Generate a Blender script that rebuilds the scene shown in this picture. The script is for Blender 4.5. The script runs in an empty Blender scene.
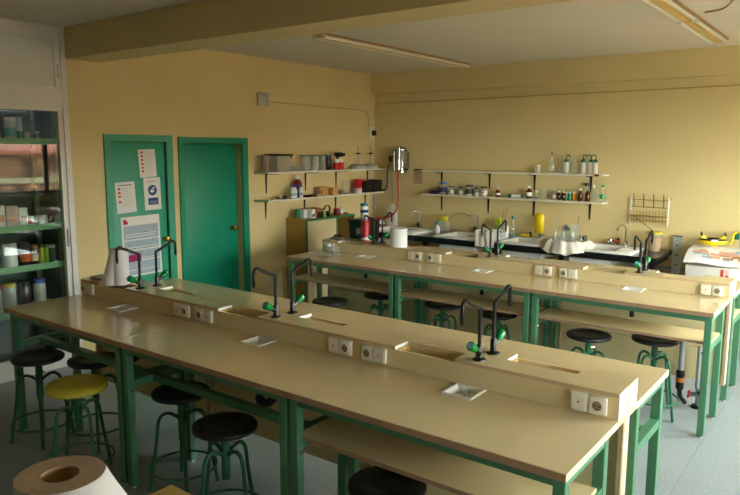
import bpy, bmesh, math, random
from mathutils import Vector, Matrix
random.seed(7)
PI = math.pi
SC = bpy.context.scene
COL = SC.collection

# ------------------------------------------------------------------ camera
XA, YB, XR, YN, H = -0.8915, 1.2044, 6.0, -9.4, 3.0356
cam_data = bpy.data.cameras.new('camera')
cam = bpy.data.objects.new('camera', cam_data); COL.objects.link(cam)
cam_data.sensor_width = 36.0; cam_data.sensor_fit = 'HORIZONTAL'
cam_data.lens = 675.65 / 740 * 36.0
cam_data.clip_start = 0.05
yaw, pit, rol = math.radians(36.862), math.radians(8.292), math.radians(0.22)
Fv = Vector((-math.sin(yaw) * math.cos(pit), math.cos(yaw) * math.cos(pit), -math.sin(pit)))
Rv = Vector((math.cos(yaw), math.sin(yaw), 0)); Uv = Rv.cross(Fv)
R2 = math.cos(rol) * Rv + math.sin(rol) * Uv; U2 = -math.sin(rol) * Rv + math.cos(rol) * Uv
M4 = Matrix.Identity(4)
for i in range(3):
    M4[i][0] = R2[i]; M4[i][1] = U2[i]; M4[i][2] = -Fv[i]
M4.translation = Vector((4.953, -6.691, 1.991))
cam.matrix_world = M4
SC.camera = cam

# ------------------------------------------------------------------ world, sun, windows' portals, exposure
W = bpy.data.worlds.new('sky'); SC.world = W; W.use_nodes = True
bg = W.node_tree.nodes['Background']
bg.inputs[0].default_value = (1.0, 0.985, 0.95, 1); bg.inputs[1].default_value = 1.0
sun_d = bpy.data.lights.new('sun', 'SUN'); sun_d.energy = 0.2; sun_d.angle = math.radians(1.0); sun_d.color = (1, .93, .82)
sun = bpy.data.objects.new('sun', sun_d); COL.objects.link(sun)
sun.rotation_euler = Vector((0.75, 0.25, -0.9)).to_track_quat('-Z', 'Y').to_euler()
WIN = [(-5.60, -3.70), (-3.10, -1.20), (-0.92, 0.98)]           # window openings along the right wall
ZW0, ZW1 = 1.12, 2.72
for a, b in WIN:
    ld = bpy.data.lights.new('window_portal', 'AREA'); ld.shape = 'RECTANGLE'; ld.size = b - a; ld.size_y = ZW1 - ZW0
    ld.cycles.is_portal = True
    lo = bpy.data.objects.new('window_portal', ld); COL.objects.link(lo)
    lo.location = (XR + .26, (a + b) / 2, (ZW0 + ZW1) / 2); lo.rotation_euler = (PI / 2, 0, PI / 2)
vs = SC.view_settings
vs.view_transform = 'Standard'; vs.look = 'None'; vs.gamma = 1.0; vs.use_curve_mapping = False
vs.exposure = 5.5
SC.display_settings.display_device = 'sRGB'

# ------------------------------------------------------------------ materials
def lin(c):
    return tuple(((v / 255) / 12.92 if v / 255 <= .04045 else ((v / 255 + .055) / 1.055) ** 2.4) for v in c)
MATS = {}
def mat(name, rgb, rough=.5, metal=0.0, var=.0, scale=6.0, bump=0.0, bscale=60.0, coat=0.0, spec=.5, trans=0.0):
    m = bpy.data.materials.new(name); m.use_nodes = True
    nt = m.node_tree; p = nt.nodes['Principled BSDF']; c = lin(rgb)
    p.inputs['Roughness'].default_value = rough; p.inputs['Metallic'].default_value = metal
    p.inputs['Coat Weight'].default_value = coat; p.inputs['Specular IOR Level'].default_value = spec
    p.inputs['Transmission Weight'].default_value = trans
    tc = nt.nodes.new('ShaderNodeTexCoord')
    if var > 0:
        nz = nt.nodes.new('ShaderNodeTexNoise'); nz.inputs['Scale'].default_value = scale; nz.inputs['Detail'].default_value = 5
        nt.links.new(tc.outputs['Object'], nz.inputs['Vector'])
        rp = nt.nodes.new('ShaderNodeValToRGB')
        rp.color_ramp.elements[0].position = .3; rp.color_ramp.elements[1].position = .7
        rp.color_ramp.elements[0].color = tuple(max(0, v * (1 - var)) for v in c) + (1,)
        rp.color_ramp.elements[1].color = tuple(min(1, v * (1 + var)) for v in c) + (1,)
        nt.links.new(nz.outputs['Fac'], rp.inputs['Fac']); nt.links.new(rp.outputs['Color'], p.inputs['Base Color'])
    else:
        p.inputs['Base Color'].default_value = c + (1,)
    if bump > 0:
        nb = nt.nodes.new('ShaderNodeTexNoise'); nb.inputs['Scale'].default_value = bscale; nb.inputs['Detail'].default_value = 3
        nt.links.new(tc.outputs['Object'], nb.inputs['Vector'])
        bp = nt.nodes.new('ShaderNodeBump'); bp.inputs['Strength'].default_value = bump; bp.inputs['Distance'].default_value = .01
        nt.links.new(nb.outputs['Fac'], bp.inputs['Height']); nt.links.new(bp.outputs['Normal'], p.inputs['Normal'])
    MATS[name] = m
    return m
def glassmat(name, rgb, body=0.0, ior=1.5, gain=1.0):
    """thin clear glass: tinted see-through plus mirror reflection by Fresnel, body = share of milky diffuse"""
    m = bpy.data.materials.new(name); m.use_nodes = True; nt = m.node_tree; nt.nodes.clear()
    o = nt.nodes.new('ShaderNodeOutputMaterial'); t = nt.nodes.new('ShaderNodeBsdfTransparent'); g = nt.nodes.new('ShaderNodeBsdfGlossy')
    lw = nt.nodes.new('ShaderNodeLayerWeight'); lw.inputs['Blend'].default_value = .5; mx = nt.nodes.new('ShaderNodeMixShader')
    pw = nt.nodes.new('ShaderNodeMath'); pw.operation = 'POWER'; pw.inputs[1].default_value = 5.0
    f = nt.nodes.new('ShaderNodeMath'); f.operation = 'MULTIPLY_ADD'; r0 = ((ior - 1) / (ior + 1)) ** 2
    f.inputs[1].default_value = 1 - r0; f.inputs[2].default_value = r0
    nt.links.new(lw.outputs['Facing'], pw.inputs[0]); nt.links.new(pw.outputs[0], f.inputs[0])
    g.inputs['Roughness'].default_value = 0.0
    t.inputs['Color'].default_value = lin(rgb) + (1,)
    nt.links.new(f.outputs[0], mx.inputs[0])
    last = t.outputs[0]
    if body > 0:
        d = nt.nodes.new('ShaderNodeBsdfDiffuse'); d.inputs['Color'].default_value = lin(rgb) + (1,)
        m2 = nt.nodes.new('ShaderNodeMixShader'); m2.inputs[0].default_value = body
        nt.links.new(t.outputs[0], m2.inputs[1]); nt.links.new(d.outputs[0], m2.inputs[2]); last = m2.outputs[0]
    nt.links.new(last, mx.inputs[1]); nt.links.new(g.outputs[0], mx.inputs[2]); nt.links.new(mx.outputs[0], o.inputs[0])
    MATS[name] = m
    return m

mat('wall', (224, 202, 146), .75, var=.03, scale=1.5, bump=.15, bscale=40)
mat('ceiling', (222, 214, 200), .85, var=.03, scale=1.2, bump=.1)
mat('beam', (216, 196, 144), .8, var=.03, bump=.1)
mat('white_frame', (232, 228, 222), .4)
mat('white_panel', (218, 220, 214), .5, var=.02, scale=3)
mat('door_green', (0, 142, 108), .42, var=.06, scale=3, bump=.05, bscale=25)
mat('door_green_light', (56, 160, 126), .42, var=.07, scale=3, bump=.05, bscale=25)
mat('brass', (200, 160, 80), .25, 1.0)
mat('edge_tan', (206, 176, 138), .45, var=.06, scale=9)
mat('scale_grey', (178, 180, 174), .45, var=.05)
mat('socket_tan', (150, 132, 108), .5)
mat('laminate', (224, 203, 160), .13, var=.03, scale=2.5, coat=.35)
mat('laminate_panel', (227, 206, 158), .4, var=.03, scale=2)
mat('edge_brown', (176, 140, 112), .5, var=.16, scale=9)
mat('edge_pale', (232, 216, 186), .5, var=.08, scale=14)
mat('trough_wood', (214, 176, 98), .5, var=.06, scale=7)
mat('bench_green', (84, 140, 106), .35, var=.05, scale=5)
mat('stool_green', (46, 108, 76), .35, var=.05, scale=5)
mat('black_seat', (26, 26, 28), .45, var=.1, scale=8)
mat('yellow_seat', (206, 190, 58), .4, var=.05)
mat('black_plastic', (16, 17, 20), .3)
mat('black_metal', (18, 18, 20), .4, .3)
mat('knob_green', (0, 128, 58), .25)
mat('knob_blue', (120, 180, 220), .3)
mat('outlet_white', (238, 230, 212), .3)
mat('outlet_dark', (60, 52, 46), .5)
mat('red_dot', (190, 50, 30), .4)
mat('ceramic', (238, 236, 230), .15, coat=.3)
mat('counter_black', (24, 26, 30), .22)
mat('chrome', (190, 190, 190), .15, 1.0)
mat('steel', (165, 168, 168), .3, .9)
mat('shelf_white', (232, 224, 204), .45)
mat('shelf_end', (150, 180, 140), .5)
mat('bracket', (30, 28, 32), .5)
mat('paper', (236, 232, 232), .9)
mat('paper_tan', (190, 164, 136), .95, var=.08, scale=30)
mat('sheet_white', (236, 232, 224), .8)
mat('print_grey', (168, 182, 194), .8, var=.1, scale=40)
mat('print_text', (200, 198, 196), .8)
mat('print_red', (204, 70, 40), .8)
mat('print_crimson', (190, 30, 60), .8)
mat('print_magenta', (160, 30, 90), .8)
mat('print_blue', (40, 70, 130), .8)
mat('print_yellow', (226, 180, 50), .8)
mat('cabinet_ochre', (172, 138, 66), .5, var=.05, scale=3)
mat('cabinet_cream', (230, 210, 164), .5, var=.02)
mat('cabinet_green', (50, 122, 78), .45)
mat('cardboard', (176, 132, 84), .8, var=.06, scale=12)
mat('wood', (196, 148, 86), .6, var=.12, scale=9)
mat('wood_brown', (150, 96, 48), .6, var=.12, scale=9)
mat('hose_red', (166, 44, 22), .4)
mat('hose_green', (14, 60, 46), .4)
mat('cream_plastic', (232, 220, 190), .4)
mat('lamp_cream', (226, 192, 122), .5, var=.04)
mat('tube_white', (240, 238, 230), .3)
mat('conduit_paint', (196, 168, 112), .6)
mat('tube_brown', (168, 128, 80), .5)
mat('grey_box', (190, 190, 184), .5)
mat('white_plastic', (236, 236, 232), .35)
mat('blue_cap', (40, 80, 180), .4)
mat('teal', (20, 130, 130), .4)
mat('teal_dark', (10, 96, 84), .4)
mat('green_cap', (30, 170, 90), .4)
mat('red_plastic', (206, 30, 40), .35)
mat('red_dark', (120, 30, 26), .35)
mat('brown_glass', (74, 34, 14), .15, coat=.3)
mat('dark_brown', (46, 22, 20), .2, coat=.3)
mat('amber', (206, 130, 20), .2)
mat('bottle_green', (30, 140, 100), .25)
mat('yellow_rubber', (240, 208, 10), .45, var=.04)
mat('orange_fill', (206, 150, 90), .5, var=.1, scale=30)
mat('navy', (34, 40, 74), .5)
mat('cloth', (226, 216, 204), .95, var=.05, scale=10, bump=.5, bscale=25)
mat('cloth_pink', (226, 196, 190), .95, var=.08, scale=10)
mat('purple_grey', (150, 126, 116), .7, var=.12, scale=20)
mat('closet_green', (84, 130, 84), .5)
mat('closet_dark', (70, 84, 76), .7, var=.1)
mat('closet_shelf', (130, 178, 130), .5)
mat('orange', (220, 100, 40), .5)
mat('lime', (150, 200, 50), .5)
mat('roof_tile', (150, 84, 62), .8, var=.15, scale=3)
mat('pale_stone', (150, 140, 110), .8, var=.1, scale=2)
mat('asphalt', (120, 118, 112), .9, var=.1)
mat('shutter', (150, 150, 146), .6)
mat('frame_dark', (58, 72, 64), .4)
mat('grey_pipe', (150, 154, 160), .4)
mat('orange_brown', (190, 110, 40), .5)
mat('print_orange', (224, 160, 128), .8)
glassmat('pane', (240, 246, 244))
glassmat('closet_pane', (246, 251, 249), ior=1.38)
glassmat('glass', (250, 253, 251), body=.11)
glassmat('milky', (246, 245, 238), body=.6)
glassmat('clear_plastic', (250, 251, 248), body=.10)

def brickmat():
    m = bpy.data.materials.new('brick'); m.use_nodes = True; nt = m.node_tree; p = nt.nodes['Principled BSDF']
    tc = nt.nodes.new('ShaderNodeTexCoord'); mp = nt.nodes.new('ShaderNodeMapping'); mp.inputs['Rotation'].default_value = (PI / 2, 0, PI / 2)
    b = nt.nodes.new('ShaderNodeTexBrick'); b.inputs['Scale'].default_value = 1.0
    b.inputs['Brick Width'].default_value = .30; b.inputs['Row Height'].default_value = .13; b.inputs['Mortar Size'].default_value = .012
    b.inputs['Color1'].default_value = lin((170, 116, 78)) + (1,); b.inputs['Color2'].default_value = lin((96, 62, 46)) + (1,)
    b.inputs['Mortar'].default_value = lin((150, 132, 110)) + (1,)
    sx = nt.nodes.new('ShaderNodeSeparateXYZ'); cx = nt.nodes.new('ShaderNodeCombineXYZ')
    nt.links.new(tc.outputs['Object'], sx.inputs[0]); nt.links.new(sx.outputs['Y'], cx.inputs['X']); nt.links.new(sx.outputs['Z'], cx.inputs['Y'])
    nz = nt.nodes.new('ShaderNodeTexNoise'); nz.inputs['Scale'].default_value = 2.2; nz.inputs['Detail'].default_value = 4
    rp = nt.nodes.new('ShaderNodeValToRGB'); rp.color_ramp.elements[0].position = .4; rp.color_ramp.elements[1].position = .62
    rp.color_ramp.elements[0].color = (.35, .33, .32, 1); rp.color_ramp.elements[1].color = (1, .97, .9, 1)
    mx = nt.nodes.new('ShaderNodeMix'); mx.data_type = 'RGBA'; mx.blend_type = 'MULTIPLY'; mx.inputs[0].default_value = 1
    nt.links.new(cx.outputs[0], b.inputs['Vector']); nt.links.new(tc.outputs['Object'], nz.inputs['Vector']); nt.links.new(nz.outputs['Fac'], rp.inputs['Fac'])
    nt.links.new(b.outputs['Color'], mx.inputs[6]); nt.links.new(rp.outputs['Color'], mx.inputs[7]); nt.links.new(mx.outputs[2], p.inputs['Base Color'])
    p.inputs['Roughness'].default_value = .9
    MATS['brick'] = m
brickmat()
def floormat():
    m = bpy.data.materials.new('vinyl'); m.use_nodes = True; nt = m.node_tree; p = nt.nodes['Principled BSDF']
    tc = nt.nodes.new('ShaderNodeTexCoord')
    n1 = nt.nodes.new('ShaderNodeTexNoise'); n1.inputs['Scale'].default_value = 90; n1.inputs['Detail'].default_value = 4
    n2 = nt.nodes.new('ShaderNodeTexNoise'); n2.inputs['Scale'].default_value = 1.3; n2.inputs['Detail'].default_value = 3
    nt.links.new(tc.outputs['Object'], n1.inputs['Vector']); nt.links.new(tc.outputs['Object'], n2.inputs['Vector'])
    r = nt.nodes.new('ShaderNodeValToRGB'); r.color_ramp.elements[0].position = .32; r.color_ramp.elements[1].position = .68
    r.color_ramp.elements[0].color = lin((146, 155, 161)) + (1,); r.color_ramp.elements[1].color = lin((186, 196, 202)) + (1,)
    mx = nt.nodes.new('ShaderNodeMix'); mx.data_type = 'RGBA'; mx.blend_type = 'MULTIPLY'; mx.inputs[0].default_value = .35
    nt.links.new(n1.outputs['Fac'], r.inputs['Fac']); nt.links.new(r.outputs['Color'], mx.inputs[6]); nt.links.new(n2.outputs['Fac'], mx.inputs[7])
    nt.links.new(mx.outputs[2], p.inputs['Base Color']); p.inputs['Roughness'].default_value = .38
    MATS['vinyl'] = m
floormat()

# ------------------------------------------------------------------ mesh helpers
def smooth_pts(pts, k=6):
    """Catmull-Rom through the points"""
    P = [Vector(p) for p in pts]; out = []
    for i in range(len(P) - 1):
        p0 = P[i - 1] if i else P[0]; p1 = P[i]; p2 = P[i + 1]; p3 = P[i + 2] if i + 2 < len(P) else P[-1]
        for j in range(k):
            t = j / k
            out.append(.5 * ((2 * p1) + (p2 - p0) * t + (2 * p0 - 5 * p1 + 4 * p2 - p3) * t * t + (3 * p1 - p0 - 3 * p2 + p3) * t ** 3))
    out.append(P[-1]); return out
class MB:
    def __init__(s): s.v = []; s.f = []
    def add(s, v, f):
        o = len(s.v); s.v += [tuple(p) for p in v]; s.f += [tuple(i + o for i in q) for q in f]; return s
    def box(s, x0, x1, y0, y1, z0, z1):
        return s.add([(x0, y0, z0), (x1, y0, z0), (x1, y1, z0), (x0, y1, z0), (x0, y0, z1), (x1, y0, z1), (x1, y1, z1), (x0, y1, z1)],
                     [(0, 3, 2, 1), (4, 5, 6, 7), (0, 1, 5, 4), (1, 2, 6, 5), (2, 3, 7, 6), (3, 0, 4, 7)])
    def prism(s, poly, axis, a, b):
        """extrude a 2-D polygon along axis 0/1/2 from a to b"""
        n = len(poly)
        def P(p, t): return {0: (t, p[0], p[1]), 1: (p[0], t, p[1]), 2: (p[0], p[1], t)}[axis]
        v = [P(p, a) for p in poly] + [P(p, b) for p in poly]
        f = [tuple(range(n)), tuple(range(2 * n - 1, n - 1, -1))] + [(i, (i + 1) % n, n + (i + 1) % n, n + i) for i in range(n)]
        return s.add(v, f)
    def lathe(s, prof, n=20, c=(0, 0, 0), sx=1, sy=1):
        v = []; f = []; m = len(prof)
        for i in range(n):
            a = 2 * PI * i / n
            for r, z in prof: v.append((c[0] + sx * r * math.cos(a), c[1] + sy * r * math.sin(a), c[2] + z))
        for i in range(n):
            k = (i + 1) % n
            for j in range(m - 1):
                f.append((i * m + j, k * m + j, k * m + j + 1, i * m + j + 1))
        return s.add(v, f)
    def tube(s, pts, r, n=8, cap=True, rs=None):
        P = [Vector(p) for p in pts]; v = []; f = []; m = len(P)
        t0 = (P[1] - P[0]).normalized(); up = Vector((0, 0, 1)) if abs(t0.z) < .9 else Vector((1, 0, 0))
        side = t0.cross(up).normalized()
        for i in range(m):
            t = (P[min(i + 1, m - 1)] - P[max(i - 1, 0)])
            if t.length < 1e-9: t = t0
            t = t.normalized(); side = (side - t * side.dot(t)).normalized(); nn = t.cross(side)
            rr = rs[i] if rs else r
            for k in range(n):
                a = 2 * PI * k / n; q = P[i] + rr * (math.cos(a) * side + math.sin(a) * nn); v.append(q)
        for i in range(m - 1):
            for k in range(n):
                f.append((i * n + k, i * n + (k + 1) % n, (i + 1) * n + (k + 1) % n, (i + 1) * n + k))
        if cap: f += [tuple(range(n - 1, -1, -1)), tuple(range((m - 1) * n, m * n))]
        return s.add(v, f)
    def ring(s, c, R, r, n=28, k=8):
        v = []; f = []
        for i in range(n):
            a = 2 * PI * i / n
            for j in range(k):
                b = 2 * PI * j / k; q = R + r * math.cos(b)
                v.append((c[0] + q * math.cos(a), c[1] + q * math.sin(a), c[2] + r * math.sin(b)))
        for i in range(n):
            for j in range(k): f.append((i * k + j, ((i + 1) % n) * k + j, ((i + 1) % n) * k + (j + 1) % k, i * k + (j + 1) % k))
        return s.add(v, f)
    def grid(s, fn, nu, nv):
        v = [fn(i / nu, j / nv) for i in range(nu + 1) for j in range(nv + 1)]
        f = [(i * (nv + 1) + j, (i + 1) * (nv + 1) + j, (i + 1) * (nv + 1) + j + 1, i * (nv + 1) + j + 1) for i in range(nu) for j in range(nv)]
        return s.add(v, f)
    def build(s, name, m, parent=None, bevel=0, seg=2, solid=0, angle=35):
        me = bpy.data.meshes.new(name); me.from_pydata(s.v, [], s.f)
        bm = bmesh.new(); bm.from_mesh(me)
        bmesh.ops.remove_doubles(bm, verts=bm.verts, dist=1e-6)
        if solid:
            bmesh.ops.recalc_face_normals(bm, faces=bm.faces)
            bmesh.ops.solidify(bm, geom=bm.faces[:], thickness=solid)
        bmesh.ops.recalc_face_normals(bm, faces=bm.faces)
        if bevel:
            es = [e for e in bm.edges if len(e.link_faces) == 2 and e.calc_face_angle(0) > .6]
            bmesh.ops.bevel(bm, geom=es, offset=bevel, segments=seg, affect='EDGES', profile=.5, clamp_overlap=True)
        bm.to_mesh(me); bm.free()
        for p in me.polygons: p.use_smooth = True
        me.set_sharp_from_angle(angle=math.radians(24 if bevel else angle))
        me.materials.append(MATS[m])
        o = bpy.data.objects.new(name, me); COL.objects.link(o)
        if parent is not None: o.parent = parent
        return o
def tag(o, label, cat, group=None):
    o['label'] = label; o['category'] = cat
    if group: o['group'] = group
    return o
def thing(name, label, cat, loc=(0, 0, 0), rz=0, group=None):
    o = bpy.data.objects.new(name, None); COL.objects.link(o); o.empty_display_size = .05
    o.location = loc; o.rotation_euler = (0, 0, rz); return tag(o, label, cat, group)
def struct(o):
    o['kind'] = 'structure'; return o
def sroot(name, loc=(0, 0, 0)):
    o = bpy.data.objects.new(name, None); COL.objects.link(o); o.location = loc; return struct(o)
def B(x0, x1, y0, y1, z0, z1): return MB().box(x0, x1, y0, y1, z0, z1)
def dup(root, loc, rz, label=None, group=None):
    r = root.copy(); COL.objects.link(r); r.location = loc; r.rotation_euler = (0, 0, rz)
    if label: r['label'] = label
    if group: r['group'] = group
    for ch in list(root.children):
        c = ch.copy(); COL.objects.link(c); c.parent = r
        for g in list(ch.children):
            d = g.copy(); COL.objects.link(d); d.parent = c
    return r

# ------------------------------------------------------------------ room shell
fl = struct(B(XA - .7, XR + .3, YN - .2, YB + .2, -.12, -.004).build('floor', 'asphalt'))
xs = [XA - .7, -.863, .387, 1.637, 2.887, 4.137, 5.387, XR]
for a, b in zip(xs[:-1], xs[1:]):
    B(a + .0012, b - .0012, YN, YB, -.004, 0).build('vinyl_sheet', 'vinyl', fl)
struct(B(XA - .7, XR + .3, YN - .2, YB + .2, H, H + .15).build('ceiling', 'ceiling'))
# left wall with the two door openings; the glazed partition follows nearer the camera
D1 = (-3.008, -2.379, 2.055); D2 = (-2.168, -1.350, 2.045)
YP0, YP1 = -5.30, -3.396
w = MB(); xa0 = XA - .16
for y0, y1, z0, z1 in [(D2[1], YB, 0, H), (D1[1], D2[0], 0, H), (YP1, D1[0], 0, H), (D1[0], D1[1], D1[2], H), (D2[0], D2[1], D2[2], H), (YN, YP0, 0, H)]:
    w.box(xa0, XA, y0, y1, z0, z1)
w.box(xa0 - .05, xa0, YP1, YB + .15, 0, H)  # unseen backing added behind the doors to stop light leaking in
struct(w.build('wall_left', 'wall'))
struct(B(XA - .16, XR + .25, YB, YB + .15, 0, H).build('wall_back', 'wall'))
struct(B(XA - .7, XR + .25, YN - .15, YN, 0, H).build('wall_front', 'wall'))
w = MB()
cuts = [YN] + [v for ab in WIN for v in ab] + [YB]
for i in range(0, len(cuts), 2): w.box(XR, XR + .25, cuts[i], cuts[i + 1], 0, H)
for a, b in WIN: w.box(XR, XR + .25, a, b, 0, ZW0).box(XR, XR + .25, a, b, ZW1, H)
struct(w.build('wall_right', 'wall'))
# ceiling beams
struct(B(XA, XR, -3.399, -3.073, 2.769, H).build('trim_1', 'beam'))
struct(B(XA, XR, YB - .088, YB, 2.754, H).build('trim_2', 'wall'))
bb = struct(MB().box(XA, XA + .012, YP1 + .0, D1[0] - .065, 0, .07).box(XA, XA + .012, D2[1] + .09, YB, 0, .07).build('baseboard_left', 'white_panel'))
struct(B(XA + .012, XR, YB - .012, YB, 0, .07).build('baseboard_back', 'white_panel'))

# ------------------------------------------------------------------ doors
def door(n, y0, y1, zt, o0, o1, m, recess, ky, kz):
    r = sroot('door_%d' % n, (XA, (y0 + y1) / 2, 0)); oy = -(y0 + y1) / 2
    f = MB().box(-.10, .022, o0 + oy, y0 + oy, 0, zt + .065).box(-.10, .022, y1 + oy, o1 + oy, 0, zt + .065).box(-.10, .022, y0 + oy, y1 + oy, zt, zt + .065)
    f.build('door_frame', m, r)
    lf = B(-recess - .04, -recess, y0 + oy + .004, y1 + oy - .004, .008, zt - .004).build('door_leaf', m, r, bevel=.003)
    k = MB().lathe([(0, 0), (.026, 0), (.026, .006), (.012, .01), (.011, .035), (.024, .045), (.03, .06), (.024, .076), (0, .08)], 20)
    k.v = [(z - recess, y + ky + oy, x + kz) for x, y, z in k.v]
    k.build('door_knob', 'brass', lf)
    for hz in (.25, zt - .28):
        MB().tube([(-recess + .008, y0 + oy + .004, hz - .05), (-recess + .008, y0 + oy + .004, hz + .05)], .009, 8).build('hinge', 'black_metal', lf)
    return r
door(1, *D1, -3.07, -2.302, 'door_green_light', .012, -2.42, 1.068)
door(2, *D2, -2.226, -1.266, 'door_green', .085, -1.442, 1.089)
# papers on the left door
def sheet(name, label, y0, z1, w_, h, tilt, marks):
    r = thing(name, label, 'paper' if name != 'safety_poster' else 'poster', (XA + .0, y0 + w_ / 2, z1 - h / 2))
    r.rotation_euler = (tilt, 0, 0)
    MB().grid(lambda a, b: (-.0095 + .004 * (1 - b) ** 3, (a - .5) * w_, (b - .5) * h), 2, 6).build('page', 'sheet_white', r, solid=.0008)
    for nm, mt, rects in marks:
        m = MB()
        for a0, a1, b0, b1 in rects:
            xx = -.0086 + .004 * (1 - (b0 + b1) / 2) ** 3 + .0006
            m.box(xx, xx + .0006, (a0 - .5) * w_, (a1 - .5) * w_, (b0 - .5) * h, (b1 - .5) * h)
        m.build(nm, mt, r)
    return r
txt = lambda a0, a1, rows: [(a0, a1 - .05 * (i % 3), b, b + .012) for i, b in enumerate(rows)]
sheet('notice_sheet', 'white notice with a column of six red symbols, highest on the green door', -2.69, 1.98, .195, .275, .045,
      [('red_symbols', 'print_red', [(.14, .27, .86 - .135 * i, .93 - .135 * i) for i in range(6)]), ('text_lines', 'print_text', txt(.36, .86, [.85 - .0675 * i for i in range(12)]))])
sheet('notice_sheet', 'white notice with four red symbols and a blue heading, at left on the green door', -2.96, 1.665, .215, .30, .045,
      [('red_symbols', 'print_red', [(.12, .25, .75, .82), (.12, .25, .63, .7), (.12, .25, .51, .58), (.12, .25, .33, .4)]), ('heading', 'print_blue', [(.12, .85, .885, .91)]), ('text_lines', 'print_text', txt(.33, .85, [.8 - .06 * i for i in range(11)]))])
s3 = sheet('safety_notice', 'white sheet with a round blue symbol over a blue text block on the green door', -2.645, 1.70, .195, .325, .02,
      [('heading', 'print_orange', [(.15, .8, .885, .9), (.2, .75, .855, .868)]), ('blue_block', 'print_blue', [(.22, .82, .16, .37)]), ('text_lines', 'print_text', [(.3, .74, .3, .318), (.28, .76, .255, .27), (.32, .72, .205, .22)])])
k = MB().lathe([(0, 0), (.052, 0), (.052, .0012), (0, .0012)], 28); k.v = [(z - .0072, x, y + .035) for x, y, z in k.v]; k.build('round_symbol', 'print_blue', s3)
k = MB().lathe([(0, 0), (.026, 0), (.026, .0012), (0, .0012)], 18, sy=.6); k.v = [(z - .0056, x - .004, y + .027) for x, y, z in k.v]
k.box(-.0056, -.0044, -.006, .03, .05, .062); k.build('hand_symbol', 'sheet_white', s3)
sheet('safety_poster', 'large white poster with blue-grey chart and magenta block, low on the green door', -2.915, 1.325, .44, .60, .02,
      [('chart', 'print_grey', [(.05, .95, .62, .85), (.05, .95, .45, .6), (.05, .95, .27, .43), (.05, .95, .03, .25)]),
       ('logo', 'print_crimson', [(.06, .13, .88, .96), (.13, .17, .88, .93)]),
       ('magenta_block', 'print_magenta', [(.08, .46, .20, .37)]),
       ('yellow_squares', 'print_yellow', [(.49 + .105 * i, .57 + .105 * i, .33, .38) for i in range(4)] + [(.75 + .055 * i, .79 + .055 * i, .585, .605) for i in range(3)]),
       ('red_marks', 'print_red', [(.55, .66, .72, .73), (.5, .53, .16, .2), (.28, .32, .455, .475), (.12, .15, .76, .77), (.3, .32, .75, .77), (.85, .88, .7, .72), (.6, .62, .44, .45)]),
       ('text_lines', 'sheet_white', txt(.1, .9, [.7, .66, .52, .48, .29, .14, .1]))])

# ------------------------------------------------------------------ glazed partition with the store behind
wp = sroot('window_1', (XA, YP1, 0))
f = MB(); ln = YP0 - YP1
f.box(-.07, .012, -.05, 0, 0, H).box(-.07, .008, ln, ln + .09, 0, H)
f.box(-.07, .008, ln + .09, -.05, 2.965, H).box(-.07, .008, ln + .09, -.05, 2.345, 2.495).box(-.07, .008, ln + .09, -.05, 0, .12)
f.build('window_frame', 'white_frame', wp)
s = MB(); s.box(-.05, -.004, -.095, -.05, .12, 2.345).box(-.05, -.004, ln + .09, ln + .14, .12, 2.345).box(-.05, -.004, ln + .14, -.095, .12, .17).box(-.05, -.004, ln + .14, -.095, 2.31, 2.345)
s.build('sash', 'white_frame', wp)
s = MB(); s.box(-.05, .0, -.10, -.05, 2.495, 2.965).box(-.05, .0, ln + .09, -.10, 2.495, 2.522).box(-.05, .0, ln + .09, -.10, 2.93, 2.965)
s.build('transom_sash', 'white_frame', wp)
B(-.03, -.012, ln + .09, -.10, 2.522, 2.93).build('transom_panel', 'white_panel', wp)
B(-.030, -.024, ln + .14, -.095, .17, 2.31).build('pane', 'closet_pane', wp)
B(-.012, .004, -.082, -.065, 2.60, 2.72).build('latch', 'grey_box', wp, bevel=.003)
B(-.004, .012, -.078, -.066, 1.10, 1.26).build('handle', 'grey_box', wp, bevel=.003)
# store room shell
st = MB(); XB = XA - .62
st.box(XB - .05, XB, YP0, YP1, 0, H).box(XB, xa0 - .05, YP1 - .001, YP1 + .05, 0, H).box(XB, XA, YP0 - .05, YP0 + .001, 0, H)
struct(st.build('wall_store', 'closet_dark'))
sh = thing('store_shelving', 'green metal shelving with laden boards behind the glass', 'shelving', (XA - .1, YP1 - .02, 0))
for z in (.55, .945, 1.30, 2.05):
    b = B(-.46, 0, -1.82, -.02, z - .006, z).build('shelf_board', 'closet_shelf', sh)
    B(0, .004, -1.82, -.02, z - .035, z + .022).build('front_lip', 'closet_shelf', b, bevel=.001)
for y in (-.05, -1.79):
    for x in (-.43, -.02): B(x - .018, x + .018, y - .018, y + .018, 0, 2.6).build('upright', 'closet_green', sh)

# ------------------------------------------------------------------ windows in the right wall, shutters, house outside
for n, (a, b) in enumerate(WIN):
    r = sroot('window_%d' % (n + 2), (XR, (a + b) / 2, ZW0)); hw = (b - a) / 2; hh = ZW1 - ZW0
    MB().box(.03, .09, -hw, -hw + .06, 0, hh).box(.03, .09, hw - .06, hw, 0, hh).box(.03, .09, -hw + .06, hw - .06, 0, .06).box(.03, .09, -hw + .06, hw - .06, hh - .06, hh).box(.03, .09, -.035, .035, .06, hh - .06).build('window_frame', 'frame_dark', r)
    for s_ in (-1, 1):
        y0, y1 = sorted((s_ * .035, s_ * (hw - .06)))
        B(.057, .061, y0, y1, .06, hh - .06).build('pane', 'pane', r)
    B(-.12, .03, -hw - .05, hw + .05, -.03, -.001).build('window_sill', 'white_frame', r, bevel=.004)
    z = hh - .06
    zl = (1.52 if n == 0 else 2.07) - ZW0
    i = 0
    while z > zl:
        B(.17, .18, -hw + .001, hw - .001, z - .054, z - .0005).build('shutter_slat', 'shutter', r); z -= .055
hs_ = thing('brick_house', 'brick house with red tiled roof outside, reflected in the glass partition', 'building', (13.5, 4, -4))
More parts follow.
